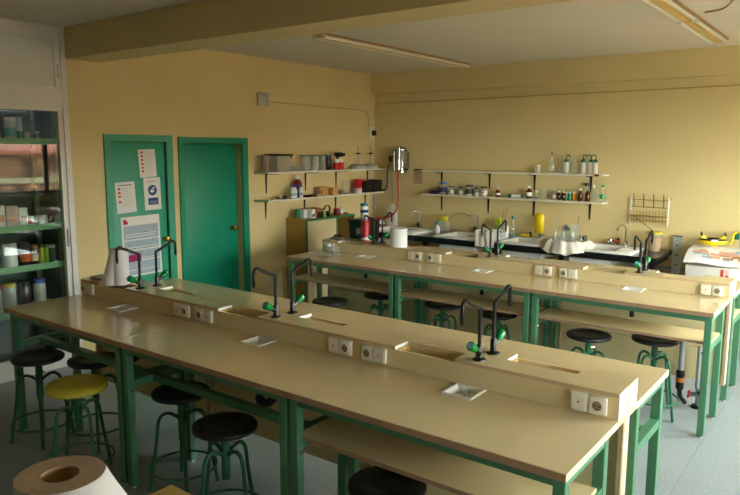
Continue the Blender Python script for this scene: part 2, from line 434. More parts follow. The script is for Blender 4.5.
B(0, 6, -9, 9, 0, 5.80).build('wall', 'brick', hs_)
B(-.06, 0, -9, 9, 4.95, 5.12).build('string_course', 'pale_stone', hs_)
MB().prism([(-.35, 5.80), (3, 6.05), (6.3, 5.80), (6.3, 5.90), (3, 6.22), (-.35, 5.90)], 1, -9.4, 9.4).build('roof', 'roof_tile', hs_)
struct(B(XR + .3, 60, -40, 40, -4.1, -4.0).build('ground', 'asphalt'))

# ------------------------------------------------------------------ lab benches
L, DD, WW, HB, HS = 1.326, .571, 1.396, .902, .115
def make_bench(shelf, label, group):
    t = thing('lab_bench', label, 'lab bench', (0, 0, 0), 0, group)
    e = .0012; lx0, lx1 = e, L - e
    hx0, hx1, hy0, hy1 = .590, .730, DD - .154, DD - .016
    MB().box(lx0, hx0, .004, DD + .10, HB - .03, HB).box(hx1, lx1, .004, DD + .10, HB - .03, HB).box(hx0, hx1, .004, hy0, HB - .03, HB).box(hx0, hx1, hy1, DD + .10, HB - .03, HB).build('worktop', 'laminate', t)
    B(lx0, lx1, 0, .0039, HB - .03, HB - .001).build('front_edge', 'edge_brown', t)
    for x in (lx0 - .001, lx1 - .001): B(x, x + .002, .004, DD, HB - .0298, HB - .0015).build('end_edge', 'edge_pale', t)
    g = .046
    for x in (.012, L - .012 - g):
        for y in (.03, .455):
            lg = B(x, x + g, y, y + g, .012, HB - .031).build('leg', 'bench_green', t, bevel=.003, seg=1)
            MB().lathe([(0, 0), (.016, 0), (.016, .008), (.008, .014), (0, .014)], 10, (x + g / 2, y + g / 2, 0)).build('foot', 'white_plastic', lg)
        B(x + .003, x + g - .003, .03 + g, .455, HB - .071, HB - .031).build('end_rail', 'bench_green', t)
        B(x + .003, x + g - .003, .03 + g, .455, .615, .66).build('end_rail', 'bench_green', t)
        bt = MB().lathe([(0, 0), (.011, 0), (.011, .006), (.006, .011), (0, .012)], 10)
        s_ = 1 if x < .3 else -1
        bt.v = [(x + (g if s_ > 0 else 0) + s_ * c, .053 + a, .60 + b) for a, b, c in bt.v]
        bt.build('bolt', 'chrome', t)
    B(.012 + g, L - .012 - g, .033, .063, HB - .071, HB - .031).build('front_rail', 'bench_green', t)
    if shelf:
        B(.02, L - .02, .062, .40, .661, .680).build('shelf_board', 'laminate_panel', t)
        B(.06, L - .06, .0585, .0615, .661, .680).build('shelf_edge', 'edge_brown', t)
    else:
        B(.012 + g, L - .012 - g, .20, .245, .62, .66).build('stretcher', 'bench_green', t)
    # service spine
    z1 = HB + HS
    B(lx0, lx1, DD, DD + .016, HB + .001, z1 - .018).build('spine_front', 'laminate_panel', t)
    B(lx0, lx1, DD + .112, DD + .1262, .474, z1 - .018).build('back_panel', 'laminate_panel', t)
    B(lx0, lx1, DD + .1155, DD + .1262, .205, .470).build('back_panel', 'laminate_panel', t)
    for x in (lx0 + .001, lx1 - .021): B(x, x + .02, DD + .085, DD + .1117, .205, HB - .0305).build('end_post', 'edge_tan', t)
    ta, tb = .225, .563
    for a, b in ((lx0, ta), (tb, lx1)):
        ld = B(a, b, DD - .002, DD + .1264, z1 - .0175, z1).build('spine_lid', 'laminate', t)
        B(a, b, DD - .0032, DD - .0021, z1 - .0175, z1 - .0008).build('lid_front_edge', 'edge_tan', ld)
    B(ta + .012, tb - .012, DD + .0165, DD + .1115, HB + .01, HB + .022).build('trough_floor', 'trough_wood', t)
    B(ta, tb, DD + .112, DD + .1264, z1 - .0178, z1).build('trough_rear_rim', 'laminate', t)
    for x in (ta - .0, tb - .012):
        B(x, x + .012, DD + .0165, DD + .1115, HB + .001, z1 - .018).build('trough_side', 'trough_wood', t)
    B(ta, ta + .0015, DD - .002, DD + .126, z1 - .017, z1 - .0005).build('lid_edge', 'white_frame', t)
    B(tb - .0015, tb, DD - .002, DD + .126, z1 - .017, z1 - .0005).build('lid_edge', 'white_frame', t)
    for x in (lx0 - .0012, lx1 - .0002):
        m = MB().box(x, x + .0014, DD, DD + .112, HB + .001, z1 - .018).box(x, x + .0014, DD - .002, DD + .115, z1 - .0175, z1 - .0005)
        m.box(x, x + .0014, DD + .100, DD + .115, .205, HB + .001); m.build('white_edging', 'white_frame', t)
    # mains outlets
    def plate(x, kind):
        p = B(x, x + .076, DD - .020, DD - .0001, .9165, .9935).build('outlet', 'outlet_white', t, bevel=.005, seg=2)
        B(x + .008, x + .068, DD - .0225, DD - .0195, .9245, .9855).build('outlet_face', 'outlet_white', p, bevel=.001, seg=1)
        if kind:
            q = MB().lathe([(.026, .0), (.026, .0025), (.021, .0025), (.021, 0)], 20); q.v = [(a + x + .038, DD - .0225 - c, b + .955) for a, b, c in q.v]; q.build('socket_rim', 'outlet_white', p)
            q = MB().lathe([(0, 0), (.0205, 0), (.0205, .0012), (0, .0012)], 20); q.v = [(a + x + .038, DD - .0225 - c, b + .955) for a, b, c in q.v]; q.build('socket_well', 'socket_tan', p)
            q = MB()
            for dx in (-.009, .009): q.box(x + .035 + dx, x + .041 + dx, DD - .0245, DD - .0238, .951, .959)
            q.box(x + .0355, x + .0405, DD - .0245, DD - .0238, .937, .944); q.build('pin_holes', 'outlet_dark', p)
        else:
            q = MB().lathe([(0, 0), (.0045, 0), (.004, .002), (0, .002)], 10); q.v = [(a + x + .038, DD - .0225 - c, b + .955) for a, b, c in q.v]; q.build('pilot_light', 'red_dot', p)
    plate(.022, 1); plate(.100, 0); plate(1.127, 0); plate(1.205, 1)
    # drip cup let into the worktop
    c = MB(); x0, x1, y0, y1 = .582, .738, DD - .162, DD - .008
    def ringq(i0, z0, i1, z1_):
        a = [(x0 + i0, y0 + i0, z0), (x1 - i0, y0 + i0, z0), (x1 - i0, y1 - i0, z0), (x0 + i0, y1 - i0, z0)]
        b = [(x0 + i1, y0 + i1, z1_), (x1 - i1, y0 + i1, z1_), (x1 - i1, y1 - i1, z1_), (x0 + i1, y1 - i1, z1_)]
        c.add(a + b, [(k, (k + 1) % 4, 4 + (k + 1) % 4, 4 + k) for k in range(4)])
    ringq(0, HB + .0005, .001, HB + .006); ringq(.001, HB + .006, .012, HB + .006); ringq(.012, HB + .006, .030, HB - .024)
    c.add([(x0 + .03, y0 + .03, HB - .024), (x1 - .03, y0 + .03, HB - .024), (x1 - .03, y1 - .03, HB - .024), (x0 + .03, y1 - .03, HB - .024)], [(0, 1, 2, 3)])
    dt = c.build('drip_cup', 'ceramic', t)
    MB().lathe([(0, 0), (.012, 0), (.012, .001), (0, .001)], 14, ((x0 + x1) / 2, (y0 + y1) / 2, HB - .0236)).build('drain_hole', 'outlet_dark', dt)
    xm, ym = (x0 + x1) / 2, (y0 + y1) / 2
    MB().lathe([(0, HB - .031), (.035, HB - .031), (.035, HB - .07), (.024, HB - .075), (.024, HB - .12), (.018, HB - .125), (.018, .682 if shelf else .58), (0, .682 if shelf else .58)], 14, (xm, ym, 0)).build('drain_pipe', 'black_plastic', t)
    if shelf: MB().tube(smooth_pts([(xm, ym - .01, .655), (xm, ym - .01, .60), (xm, ym + .03, .56), (xm, ym + .075, .57)], 5), .026, 10).build('drain_trap', 'black_plastic', t)
    else: MB().tube(smooth_pts([(xm, ym, .58), (xm + .01, ym, .55), (xm + .05, ym + .02, .54), (xm + .075, ym + .05, .57)], 5), .024, 10).build('drain_trap', 'black_plastic', t)
    # gooseneck water tap
    fx, fy = .660, DD + .060
    m = MB().lathe([(0, 0), (.032, 0), (.032, .006), (.016, .012), (.015, .07), (.012, .075), (0, .075)], 18, (fx, fy, z1))
    pts = [(fx, fy, z1 + .05), (fx, fy, z1 + .235), (fx, fy - .005, z1 + .247)] + [(fx, fy - .15 * q - .005, z1 + .247 + .062 * q) for q in (.15, .4, .7)]
    pts += [(fx, fy - .137, z1 + .306), (fx, fy - .157, z1 + .304), (fx, fy - .168, z1 + .288), (fx, fy - .170, z1 + .265), (fx, fy - .170, z1 + .215)]
    m.tube(smooth_pts(pts, 3), .0095, 10)
    tp = m.build('water_tap', 'black_plastic', t)
    nz = MB().lathe([(.0, 0), (.005, 0), (.010, .006), (.006, .008), (.011, .018), (.007, .020), (.012, .032), (.008, .034), (.0125, .046), (.0, .05)], 10, (fx, fy - .170, z1 + .200)); nz.build('hose_nozzle', 'black_plastic', tp)
    MB().tube([(fx, fy, z1 + .035), (fx, fy - .045, z1 + .062)], .013, 10).build('valve_stem', 'black_plastic', tp)
    d = Vector((0, -.86, .51)); p0 = Vector((fx, fy - .040, z1 + .059))
    MB().tube([p0, p0 + d * .006, p0 + d * .05, p0 + d * .058], .02, 10, rs=[.016, .019, .023, .018]).build('tap_handle', 'knob_green', tp)
    MB().tube([p0 + d * .0565, p0 + d * .0605], .013, 10).build('tap_button', 'knob_blue', tp)
    return t
IS1 = (.218, -4.57); IS2 = (.166, -1.744)
g1, g2 = 'lab benches of the near island', 'lab benches of the far island'
bp = make_bench(False, 'beige lab bench nearest the glazed partition, yellow stool at its front', g1); bp.location = IS1 + (0,)
bs = make_bench(True, 'beige lab bench at the near right with a shelf and a black stool under it', g1); bs.location = (IS1[0] + 2 * L, IS1[1], 0)
dup(bp, (IS1[0] + L, IS1[1], 0), 0, 'beige lab bench in the middle of the near island, camera side', g1)
dup(bp, (IS1[0] + L, IS1[1] + WW, 0), PI, 'beige lab bench in front of the green doors, far side of near island', g1)
dup(bp, (IS1[0] + 2 * L, IS1[1] + WW, 0), PI, 'middle beige lab bench on the far side of the near island', g1)
dup(bp, (IS1[0] + 3 * L, IS1[1] + WW, 0), PI, 'beige lab bench at the right end of the near island, far side', g1)
dup(bs, (IS2[0], IS2[1], 0), 0, 'beige lab bench with a glass beaker on it, beside the ochre cabinet', g2)
dup(bs, (IS2[0] + L, IS2[1], 0), 0, 'middle beige lab bench of the far island, near side, two stools under it', g2)
dup(bs, (IS2[0] + 2 * L, IS2[1], 0), 0, 'beige lab bench at the right end of the far island, near side', g2)
dup(bs, (IS2[0] + L, IS2[1] + WW, 0), PI, 'beige lab bench holding the black bin, far side of the far island', g2)
dup(bs, (IS2[0] + 2 * L, IS2[1] + WW, 0), PI, 'middle beige lab bench facing the sinks, far side of the far island', g2)
dup(bs, (IS2[0] + 3 * L, IS2[1] + WW, 0), PI, 'beige lab bench at the right end of the far island, facing the sinks', g2)

# ------------------------------------------------------------------ stools
def make_stool(seat_mat):
    t = thing('lab_stool', 'stool', 'stool', (0, 0, 0), 0, 'round lab stools')
    R = .168
    if seat_mat == 'black_seat':
        prof = [(0, .566), (R - .02, .566), (R - .004, .572), (R, .582), (R - .003, .594), (R - .014, .600), (.105, .600), (.100, .598), (.098, .594), (.05, .591), (0, .590)]
    else:
        prof = [(0, .566), (R - .006, .566), (R + .006, .562), (R + .009, .57), (R + .006, .592), (R - .008, .602), (.1, .604), (0, .604)]
    MB().lathe(prof, 36).build('seat', seat_mat, t, angle=60)
    MB().lathe([(0, .30), (.023, .30), (.023, .525), (.016, .53), (.013, .53), (.013, .566), (0, .566)], 16).build('column', 'stool_green', t)
    for i in range(4):
        a = i * PI / 2 + PI / 4; c, s_ = math.cos(a), math.sin(a)
        pr = [(.02, .432), (.06, .462), (.095, .466), (.122, .445), (.136, .40), (.150, .28), (.196, .004)]
        MB().tube(smooth_pts([(c * r, s_ * r, z) for r, z in pr], 4), .0105, 8).build('leg', 'stool_green', t)
    MB().ring((0, 0, .135), .190, .008, 32, 8).build('foot_ring', 'stool_green', t)
    MB().tube([(.022, .0, .49), (.05, .0, .49)], .006, 8).build('clamp_screw', 'chrome', t)
    return t
gs = 'round lab stools'
st0 = make_stool('black_seat')
STO = [(.50, -4.50, .3, 'black stool under the bench, nearest the glazed partition'),
       (.85, -4.30, 0.25, 'black stool behind the yellow one, beside the bench leg'),
       (1.81, -4.33, .2, 'black stool tucked under the middle near bench, further in'),
       (2.385, -4.50, .75, 'black stool pulled out at the front of the middle near bench'),
       (3.405, -4.50, .4, 'black stool under the shelf of the near right bench, cut by the frame'),
       (3.93, -4.46, .2, 'black stool almost hidden at the bottom edge below the near right bench'),
       (.965, -1.99, .1, 'black stool pulled out before the left far bench, near the ochre cabinet'),
       (1.17, -1.47, .6, 'black stool under the left far bench, beside its right leg'),
       (1.86, -1.45, .25, 'black stool under the middle far bench, left one of the two'),
       (2.42, -1.47, .5, 'black stool under the middle far bench, right one of the two'),
       (3.28, -1.66, .7, 'black stool at the right far bench, left one of the two'),
       (3.715, -1.46, .35, 'black stool at the right far bench, right one with its foot ring showing'),
       (3.92, -3.56, .55, 'stool on the far side of the near island, only its green leg showing')]
for i, (x, y, a, lb) in enumerate(STO):
    if i == 0: st0.location = (x, y, 0); st0.rotation_euler = (0, 0, a); st0['label'] = lb
    else: dup(st0, (x, y, 0), a, lb, gs)
ys = make_stool('yellow_seat'); ys.location = (1.22, -4.635, 0); ys.rotation_euler = (0, 0, .75); ys['label'] = 'yellow topped round stool with green legs'

# ------------------------------------------------------------------ generic vessels
def vessel(name, label, cat, x, y, z, prof, m, cap=None, capm=None, band=None, bandm=None, n=16, group=None, fill=None, fillm=None):
    r = thing(name, label, cat, (x, y, z), 0, group)
    b = MB().lathe(prof, n).build('body', m, r, angle=50)
    if cap: MB().lathe(cap, n).build('cap', capm, r, angle=50)
    if band: MB().lathe(band, n).build('label_band', bandm, r)
    if fill: MB().lathe(fill, n).build('contents', fillm, r)
    return r
def jarp(w, h): r = w / 2; return [(0, 0), (r * .9, 0), (r, .004), (r, h * .78), (r * .85, h * .86), (r * .85, h * .9), (0, h * .9)]
def jarc(w, h): r = w / 2; return [(r * .3, h * .9 + .0005), (r * .93, h * .86), (r * .93, h), (0, h)]
def botp(w, h, neck=.35, sh=.62): r = w / 2; return [(0, 0), (r * .92, 0), (r, .004), (r, h * sh), (r * .8, h * (sh + .08)), (r * neck, h * (sh + .17)), (r * neck, h * .9), (0, h * .9)]
def botc(w, h, neck=.35): r = w / 2 * (neck + .1); return [(0, h * .9), (r, h * .84), (r, h), (0, h)]
def band(w, a, b): r = w / 2 + .001; return [(r - .0005, a), (r, a), (r, b), (r - .0005, b)]

# ------------------------------------------------------------------ wall shelves
def wall_shelf(label, x0, x1, z, dep, brk, wall, brh):
    r = thing('wall_shelf', label, 'shelf', (0, 0, 0), 0, 'bracketed wall shelves')
    if wall == 'back': r.location = ((x0 + x1) / 2, YB, z); T = lambda a, d, h: (a - (x0 + x1) / 2, -d, h)
    else: r.location = (XA, (x0 + x1) / 2, z); T = lambda a, d, h: (d, a - (x0 + x1) / 2, h)
    def bx(a0, a1, d0, d1, h0, h1):
        p = T(a0, d0, h0); q = T(a1, d1, h1); lo = [min(u, v) for u, v in zip(p, q)]; hi = [max(u, v) for u, v in zip(p, q)]
        return B(lo[0], hi[0], lo[1], hi[1], lo[2], hi[2])
    bd = bx(x0, x1, .001, dep, -.022, 0).build('board', 'shelf_white', r, bevel=.002, seg=1)
    if wall == 'left': bx(x0 - .0012, x0, .002, dep - .001, -.021, -.001).build('end_strip', 'shelf_end', bd)
    for i, a in enumerate(brk):
        hgt = brh
        m = MB()
        def quad(pts):
            m.add(pts, [(0, 1, 2, 3), (7, 6, 5, 4), (0, 1, 5, 4), (1, 2, 6, 5), (2, 3, 7, 6), (3, 0, 4, 7)])
        quad([T(a - .014, .001, -.0225), T(a + .014, .001, -.0225), T(a + .006, .001, -.0225 - hgt), T(a - .006, .001, -.0225 - hgt), T(a - .014, .010, -.0225), T(a + .014, .010, -.0225), T(a + .006, .006, -.0225 - hgt), T(a - .006, .006, -.0225 - hgt)])
        quad([T(a - .009, .010, -.0225), T(a + .009, .010, -.0225), T(a + .007, dep - .03, -.0225), T(a - .007, dep - .03, -.0225), T(a - .009, .010, -.040), T(a + .009, .010, -.040), T(a + .007, dep - .03, -.029), T(a - .007, dep - .03, -.029)])
        m.build('bracket', 'bracket', r)
    return r
ZB1, ZB2, ZA1, ZA2 = 1.716, 1.400, 1.722, 1.398
wall_shelf('upper white shelf on the sink wall, wash bottles at its right end',   .04, 2.47, ZB1, .21, (.24, .953, 1.566, 2.263), 'back', .20)
wall_shelf('lower white shelf on the sink wall, crowded with jars and brown bottles',   .06, 2.475, ZB2, .21, (.247, .945, 1.57, 2.266), 'back', .20)
wall_shelf('upper white shelf beside the green door, glass tank at its left end', -1.165, 1.195, ZA1, .24, (-.97, -.276, .33, 1.03), 'left', .24)
wall_shelf('lower white shelf beside the green door, black crates at its right end', -1.170, 1.125, ZA2, .24, (-.985, -.30, .32, .98), 'left', .22)

# --- upper shelf, sink wall
yb = YB - .105; gB1 = 'glassware on the upper sink shelf'
vessel('glass_jar', 'small pale jar on the upper sink shelf', 'jar', 1.645, yb, ZB1, jarp(.055, .09), 'milky', jarc(.055, .09), 'cream_plastic', group=gB1)
vessel('stoppered_flask', 'clear flask with a brown stopper on the upper sink shelf', 'flask', 1.815, yb, ZB1, botp(.095, .225, .25, .5), 'glass', [(0, .2025), (.009, .2025), (.011, .245), (0, .247)], 'brown_glass', group=gB1)
t = vessel('tall_flask', 'large faint clear flask behind the first wash bottle', 'flask', 1.905, yb + .045, ZB1, [(0, 0), (.05, 0), (.052, .006), (.016, .12), (.014, .2), (.016, .205), (0, .205)], 'glass', group=gB1)
for i, (x, lb, dx) in enumerate([(1.995, 'green capped wash bottle standing alone between clear flasks', .03), (2.197, 'green capped wash bottle, leftmost of the three at the shelf end', .028), (2.284, 'green capped wash bottle, middle of the three at the shelf end', -.035), (2.345, 'green capped wash bottle nearest the right end of the upper shelf', -.035)]):
    w_ = .066 if i < 2 else .056
    r = vessel('wash_bottle', lb, 'bottle', x, yb - (.02 if i == 3 else 0), ZB1, [(0, 0), (w_ / 2 * .94, 0), (w_ / 2, .004), (w_ / 2, .118), (w_ / 2 * .8, .134), (w_ / 2 * .6, .138), (0, .138)], 'milky',
               [(0, .1385), (w_ / 2 * .82, .13), (w_ / 2 * .82, .158), (w_ / 2 * .5, .166), (0, .168)], 'teal_dark', group='green capped wash bottles')
    MB().tube(smooth_pts([(0, 0, .166), (0, 0, .195), (dx * .35, 0, .216), (dx, 0, .212), (dx * 1.5, 0, .19)], 4), .0065, 8).build('spout', 'teal_dark', r)
vessel('clear_bottle', 'clear stoppered bottle between two wash bottles', 'bottle', 2.096, yb, ZB1, botp(.068, .175, .4, .6), 'glass', [(0, .1575), (.012, .157), (.014, .185), (0, .188)], 'glass', group=gB1)
tag(B(2.375, 2.42, YB - .225, YB - .2105, ZB1 - .022, ZB1 + .004).build('shelf_clip', 'red_dark'), 'small red-brown clip on the front edge of the upper sink shelf', 'clip')

# --- lower shelf, sink wall
gB2 = 'jars on the lower sink shelf'; gv = 'small dark vials on the lower sink shelf'
t = thing('slide_box', 'flat dark blue box at the left end of the lower sink shelf', 'box', (.19, yb, ZB2)); B(-.06, .06, -.045, .045, 0, .036).build('body', 'navy', t, bevel=.003); B(-.061, .061, -.046, .046, .0365, .050).build('lid', 'navy', t, bevel=.003)
vessel('glass_jar', 'jar with a blue screw lid on the lower sink shelf', 'jar', .322, yb, ZB2, jarp(.104, .16), 'clear_plastic', jarc(.112, .16), 'blue_cap', band(.104, .03, .09), 'navy', group=gB2)
for x, w_, h, lb, bm, bl in [(.451, .078, .112, 'small lidded jar right of the blue lidded jar', 'milky', None), (.594, .072, .104, 'small lidded jar standing alone, third jar on the shelf', 'milky', None), (.719, .100, .136, 'tallest glass jar in the row on the lower sink shelf', 'clear_plastic', 'outlet_dark'),
                             (.828, .076, .102, 'small lidded jar just right of the tallest jar', 'milky', None), (.929, .083, .121, 'lidded jar with a white and red sticker on it', 'clear_plastic', 'sheet_white')]:
    r = vessel('glass_jar', lb, 'jar', x, yb, ZB2, jarp(w_, h), 'glass', jarc(w_, h), 'bracket', band(w_, .02, h * .6) if bl else None, bl, group=gB2, fill=[(0, .004), (w_ * .42, .004), (w_ * .42, h * .5), (0, h * .5)], fillm='cream_plastic')
    if bl == 'sheet_white': B(-.012, .012, -w_ / 2 - .004, -w_ / 2 - .0015, .035, .058).build('red_print', 'print_red', r)
r = vessel('pump_bottle', 'pump bottle with dark red liquid on the lower sink shelf', 'bottle', 1.125, yb, ZB2, [(0, 0), (.029, 0), (.031, .004), (.031, .07), (.02, .088), (.01, .095), (0, .095)], 'red_dark', [(0, .0955), (.012, .094), (.012, .112), (.006, .115), (.006, .155), (0, .155)], 'milky', band(.062, .025, .05), 'sheet_white')
t = thing('marker_tube', 'green and white tube lying on the lower sink shelf', 'tube', (1.363, yb, ZB2 + .0215))
MB().tube([(-.045, 0, 0), (.075, 0, 0)], .0205, 14).build('body', 'white_plastic', t); MB().tube([(-.093, 0, 0), (-.046, 0, 0)], .0212, 14).build('cap', 'teal_dark', t); MB().tube([(.0755, 0, 0), (.093, 0, 0)], .019, 14).build('end_cap', 'teal', t)
vessel('brown_bottle', 'brown glass bottle with white label, left of the small capped vial', 'bottle', 1.542, yb, ZB2, botp(.068, .142), 'brown_glass', botc(.068, .15), 'white_plastic', band(.068, .03, .075), 'sheet_white')
vessel('vial', 'thin white capped vial with a blue base', 'vial', 1.639, yb, ZB2, [(0, .022), (.014, .022), (.014, .075), (0, .078)], 'glass', [(0, .0785), (.016, .076), (.016, .100), (0, .101)], 'white_plastic', [(0, 0), (.0165, 0), (.0165, .0215), (0, .0215)], 'blue_cap')
vessel('clear_bottle', 'wider clear bottle with glass stopper on the lower sink shelf', 'bottle', 1.728, yb, ZB2, botp(.078, .118, .3, .7), 'glass', [(0, .1065), (.008, .106), (.010, .135), (0, .137)], 'grey_box', group='clear stoppered bottles')
vessel('clear_bottle', 'narrow clear bottle with glass stopper, left of the vials', 'bottle', 1.86, yb, ZB2, botp(.054, .122, .35, .65), 'glass', [(0, .11), (.008, .109), (.010, .14), (0, .142)], 'grey_box', band(.054, .025, .06), 'sheet_white', group='clear stoppered bottles')
for x, h, m, lb in [(1.929, .107, 'dark_brown', 'dark vial with white cap, first of the row of vials'), (1.984, .107, 'dark_brown', 'dark vial with white cap, second of the row of vials'), (2.020, .100, 'orange_fill', 'orange and green vial between dark and green vials'), (2.059, .100, 'bottle_green', 'green vial with white cap'), (2.109, .105, 'amber', 'amber yellow vial with white cap')]:
    w_ = .044 if m != 'orange_fill' else .032
    vessel('vial', lb, 'vial', x, yb - .02, ZB2, botp(w_, h, .6, .7), m, botc(w_, h, .65), 'white_plastic', band(w_, .01, .04) if m == 'orange_fill' else None, 'bottle_green', group=gv)
vessel('brown_bottle', 'tall brown bottle with white cap, right of the amber vial', 'bottle', 2.189, yb - .03, ZB2, botp(.056, .139, .4, .66), 'brown_glass', botc(.056, .145, .45), 'white_plastic', group='tall brown bottles')
vessel('brown_bottle', 'tall brown bottle without a cap by the shelf bracket', 'bottle', 2.275, yb - .03, ZB2, botp(.056, .139, .4, .66), 'brown_glass', group='tall brown bottles')
vessel('large_bottle', 'large clear bottle with black cap behind the brown bottles', 'bottle', 2.236, yb + .045, ZB2, botp(.084, .205, .4, .66), 'clear_plastic', botc(.084, .21, .45), 'black_plastic')
vessel('clear_bottle', 'tall slim clear bottle beside the right shelf bracket', 'bottle', 2.331, yb + .01, ZB2, botp(.044, .175, .45, .6), 'glass', [(0, .158), (.013, .157), (.013, .19), (0, .192)], 'white_plastic')
vessel('clear_bottle', 'short clear bottle with grey stopper next to the green capped bottle', 'bottle', 2.378, yb - .035, ZB2, botp(.044, .115, .4, .6), 'glass', [(0, .104), (.010, .103), (.011, .13), (0, .132)], 'grey_box')
vessel('drinks_bottle', 'clear plastic bottle with green cap at the shelf end', 'bottle', 2.438, yb, ZB2, botp(.064, .19, .4, .62), 'clear_plastic', botc(.064, .2, .45), 'green_cap', band(.064, .04, .085), 'bottle_green')

# --- upper shelf, door wall (depth runs in x)
xa = XA + .125; gA1 = 'apparatus on the upper door-wall shelf'
t = thing('ribbed_canister', 'ribbed brownish canister at the left end of the upper shelf', 'canister', (xa, -1.105, ZA1)); MB().lathe([(0, 0), (.046, 0)] + [(.046 + .002 * (i % 2), .01 + i * .012) for i in range(15)] + [(.044, .192), (0, .194)], 18).build('body', 'purple_grey', t)
t = thing('glass_tank', 'rectangular glass tank with black rim on the upper shelf', 'tank', (xa, -.868, ZA1))
for nm, bx in [('pane', (-.10, .10, -.135, -.131, .004, .185)), ('pane', (-.10, .10, .131, .135, .004, .185)), ('pane', (-.10, -.096, -.131, .131, .004, .185)), ('pane', (.096, .10, -.131, .131, .004, .185))]: B(*bx).build(nm, 'clear_plastic', t)
B(-.10, .10, -.135, .135, 0, .004).build('base', 'clear_plastic', t)
MB().box(-.104, .104, -.139, -.128, .1855, .205).box(-.104, .104, .128, .139, .1855, .205).box(-.104, -.093, -.128, .128, .1855, .205).box(.093, .104, -.128, .128, .1855, .205).build('rim', 'black_plastic', t)
B(.101, .108, .085, .115, .16, .185).build('clasp', 'brass', t)
t = thing('plastic_dish', 'crumpled clear plastic dish in front of the glass tank', 'dish', (xa + .065, -.60, ZA1)); MB().lathe([(0, 0), (.07, 0), (.085, .01), (.10, .06), (.10, .062), (.096, .062), (.08, .014), (0, .004)], 20, sy=1.2, sx=.45).build('body', 'clear_plastic', t)
for y, w_, lb in [(-.40, .15, 'wide glass jar with teal rim on the upper door-wall shelf'), (-.215, .13, 'second glass jar with teal rim, right of the wide one'), (-.085, .10, 'third and narrowest glass jar with teal rim')]:
    vessel('glass_jar', lb, 'jar', xa, y, ZA1, [(0, 0), (w_ / 2 - .004, 0), (w_ / 2, .004), (w_ / 2, .178), (w_ / 2 - .003, .178), (w_ / 2 - .003, .006), (0, .006)], 'clear_plastic', [(w_ / 2 - .006, .1785), (w_ / 2 + .003, .1785), (w_ / 2 + .003, .19), (0, .191)], 'teal_dark', n=20, group='teal rimmed glass jars')
vessel('dark_jar', 'dark jar with a teal lid left of the red jars', 'jar', xa, .028, ZA1, jarp(.085, .19), 'black_plastic', jarc(.088, .195), 'teal_dark')
for y, lb, cm in [(.145, 'red jar with a white lid, left of the pair', 'white_plastic'), (.238, 'red jar with a cream lid, right of the pair', 'cream_plastic')]:
    vessel('red_jar', lb, 'jar', xa + .04, y, ZA1, [(0, 0), (.04, 0), (.042, .003), (.042, .09), (.040, .094), (0, .094)], 'red_plastic', [(0, .0945), (.043, .0945), (.043, .138), (0, .14)], cm, group='red jars')
t = thing('hair_dryer', 'black hand-held blower lying on top of the shelf jars', 'blower', (xa + .04, .19, ZA1 + .141))
MB().tube([(0, -.07, .055), (0, -.04, .055), (0, .05, .055), (0, .08, .055), (0, .115, .055)], .03, 14, rs=[.02, .03, .031, .024, .022]).build('barrel', 'black_plastic', t)
MB().tube([(0, -.01, .035), (0, -.022, .008), (0, -.03, .001)], .014, 10, rs=[.016, .015, .014]).build('handle', 'black_plastic', t)
for y, lb in [(.66, 'pale round based stand with crossed rod, left of the two'), (.945, 'pale round based stand with crossed rod, right of the two, nearer the corner')]:
    t = thing('clamp_stand', lb, 'stand', (xa, y, ZA1), 0, 'round based rod stands')
    MB().lathe([(0, 0), (.105, 0), (.11, .006), (.105, .03), (.085, .05), (.03, .062), (0, .064)], 24).build('base', 'grey_box', t)
    MB().ring((0, 0, .045), .092, .006, 24, 6).build('base_ring', 'steel', t)
    MB().tube([(0, 0, .06), (0, 0, .285)], .005, 8).build('rod', 'steel', t)
    MB().tube([(0, -.07, .21), (0, .07, .205)], .005, 8).build('cross_bar', 'black_metal', t)
    MB().lathe([(0, -.014), (.016, -.012), (.016, .012), (0, .014)], 10, (0, 0, .208)).build('clamp', 'black_metal', t)
    MB().tube([(0, 0, .27), (0, -.03, .30)], .005, 8).build('hook', 'steel', t)
# --- lower shelf, door wall
t = thing('safety_glasses', 'black folded glasses lying on the lower door-wall shelf', 'glasses', (xa + .03, -.84, ZA2))
MB().grid(lambda a, b: (.02 * math.sin(a * PI), (a - .5) * .13, .008 + .03 * b), 10, 2).build('lens_shield', 'black_plastic', t, solid=.003); B(-.05, .0, -.066, -.060, .01, .02).build('temple', 'black_plastic', t); B(-.05, .0, .060, .066, .01, .02).build('temple', 'black_plastic', t); B(-.05, .01, -.06, .06, 0, .0075).build('case_pad', 'black_plastic', t)
vessel('brown_bottle', 'large dark red bottle with a white and red cap', 'bottle', xa - .03, -.52, ZA2, botp(.105, .245, .35, .72), 'red_dark', botc(.105, .262, .42), 'white_plastic', n=18)
for x, y, lb in [(.05, -.70, 'small white bottle with blue cap, left of three'), (.03, -.635, 'small white bottle with blue cap, middle of three'), (.055, -.555, 'small white bottle with blue cap, right of three')]:
    vessel('reagent_bottle', lb, 'bottle', xa + x, y, ZA2, botp(.054, .145, .5, .66), 'white_plastic', botc(.054, .155, .55), 'blue_cap', band(.054, .03, .06), 'print_grey', group='blue capped white bottles')
t = thing('slide_tray', 'thin dark tray on the lower door-wall shelf', 'tray', (xa + .03, -.375, ZA2)); MB().box(-.06, .06, -.09, .09, 0, .006).box(-.06, -.054, -.09, .09, .006, .018).box(.054, .06, -.09, .09, .006, .018).box(-.054, .054, -.09, -.084, .006, .018).box(-.054, .054, .084, .09, .006, .018).build('body', 'dark_brown', t)
t = thing('test_tube_rack', 'low wooden block with black pegs on the lower shelf', 'rack', (xa + .035, -.19, ZA2)); B(-.035, .035, -.085, .085, 0, .022).build('block', 'wood', t, bevel=.002)
for y in (-.055, -.005, .045): MB().tube([(0, y, .0225), (0, y, .068)], .008, 8).build('peg', 'black_plastic', t)
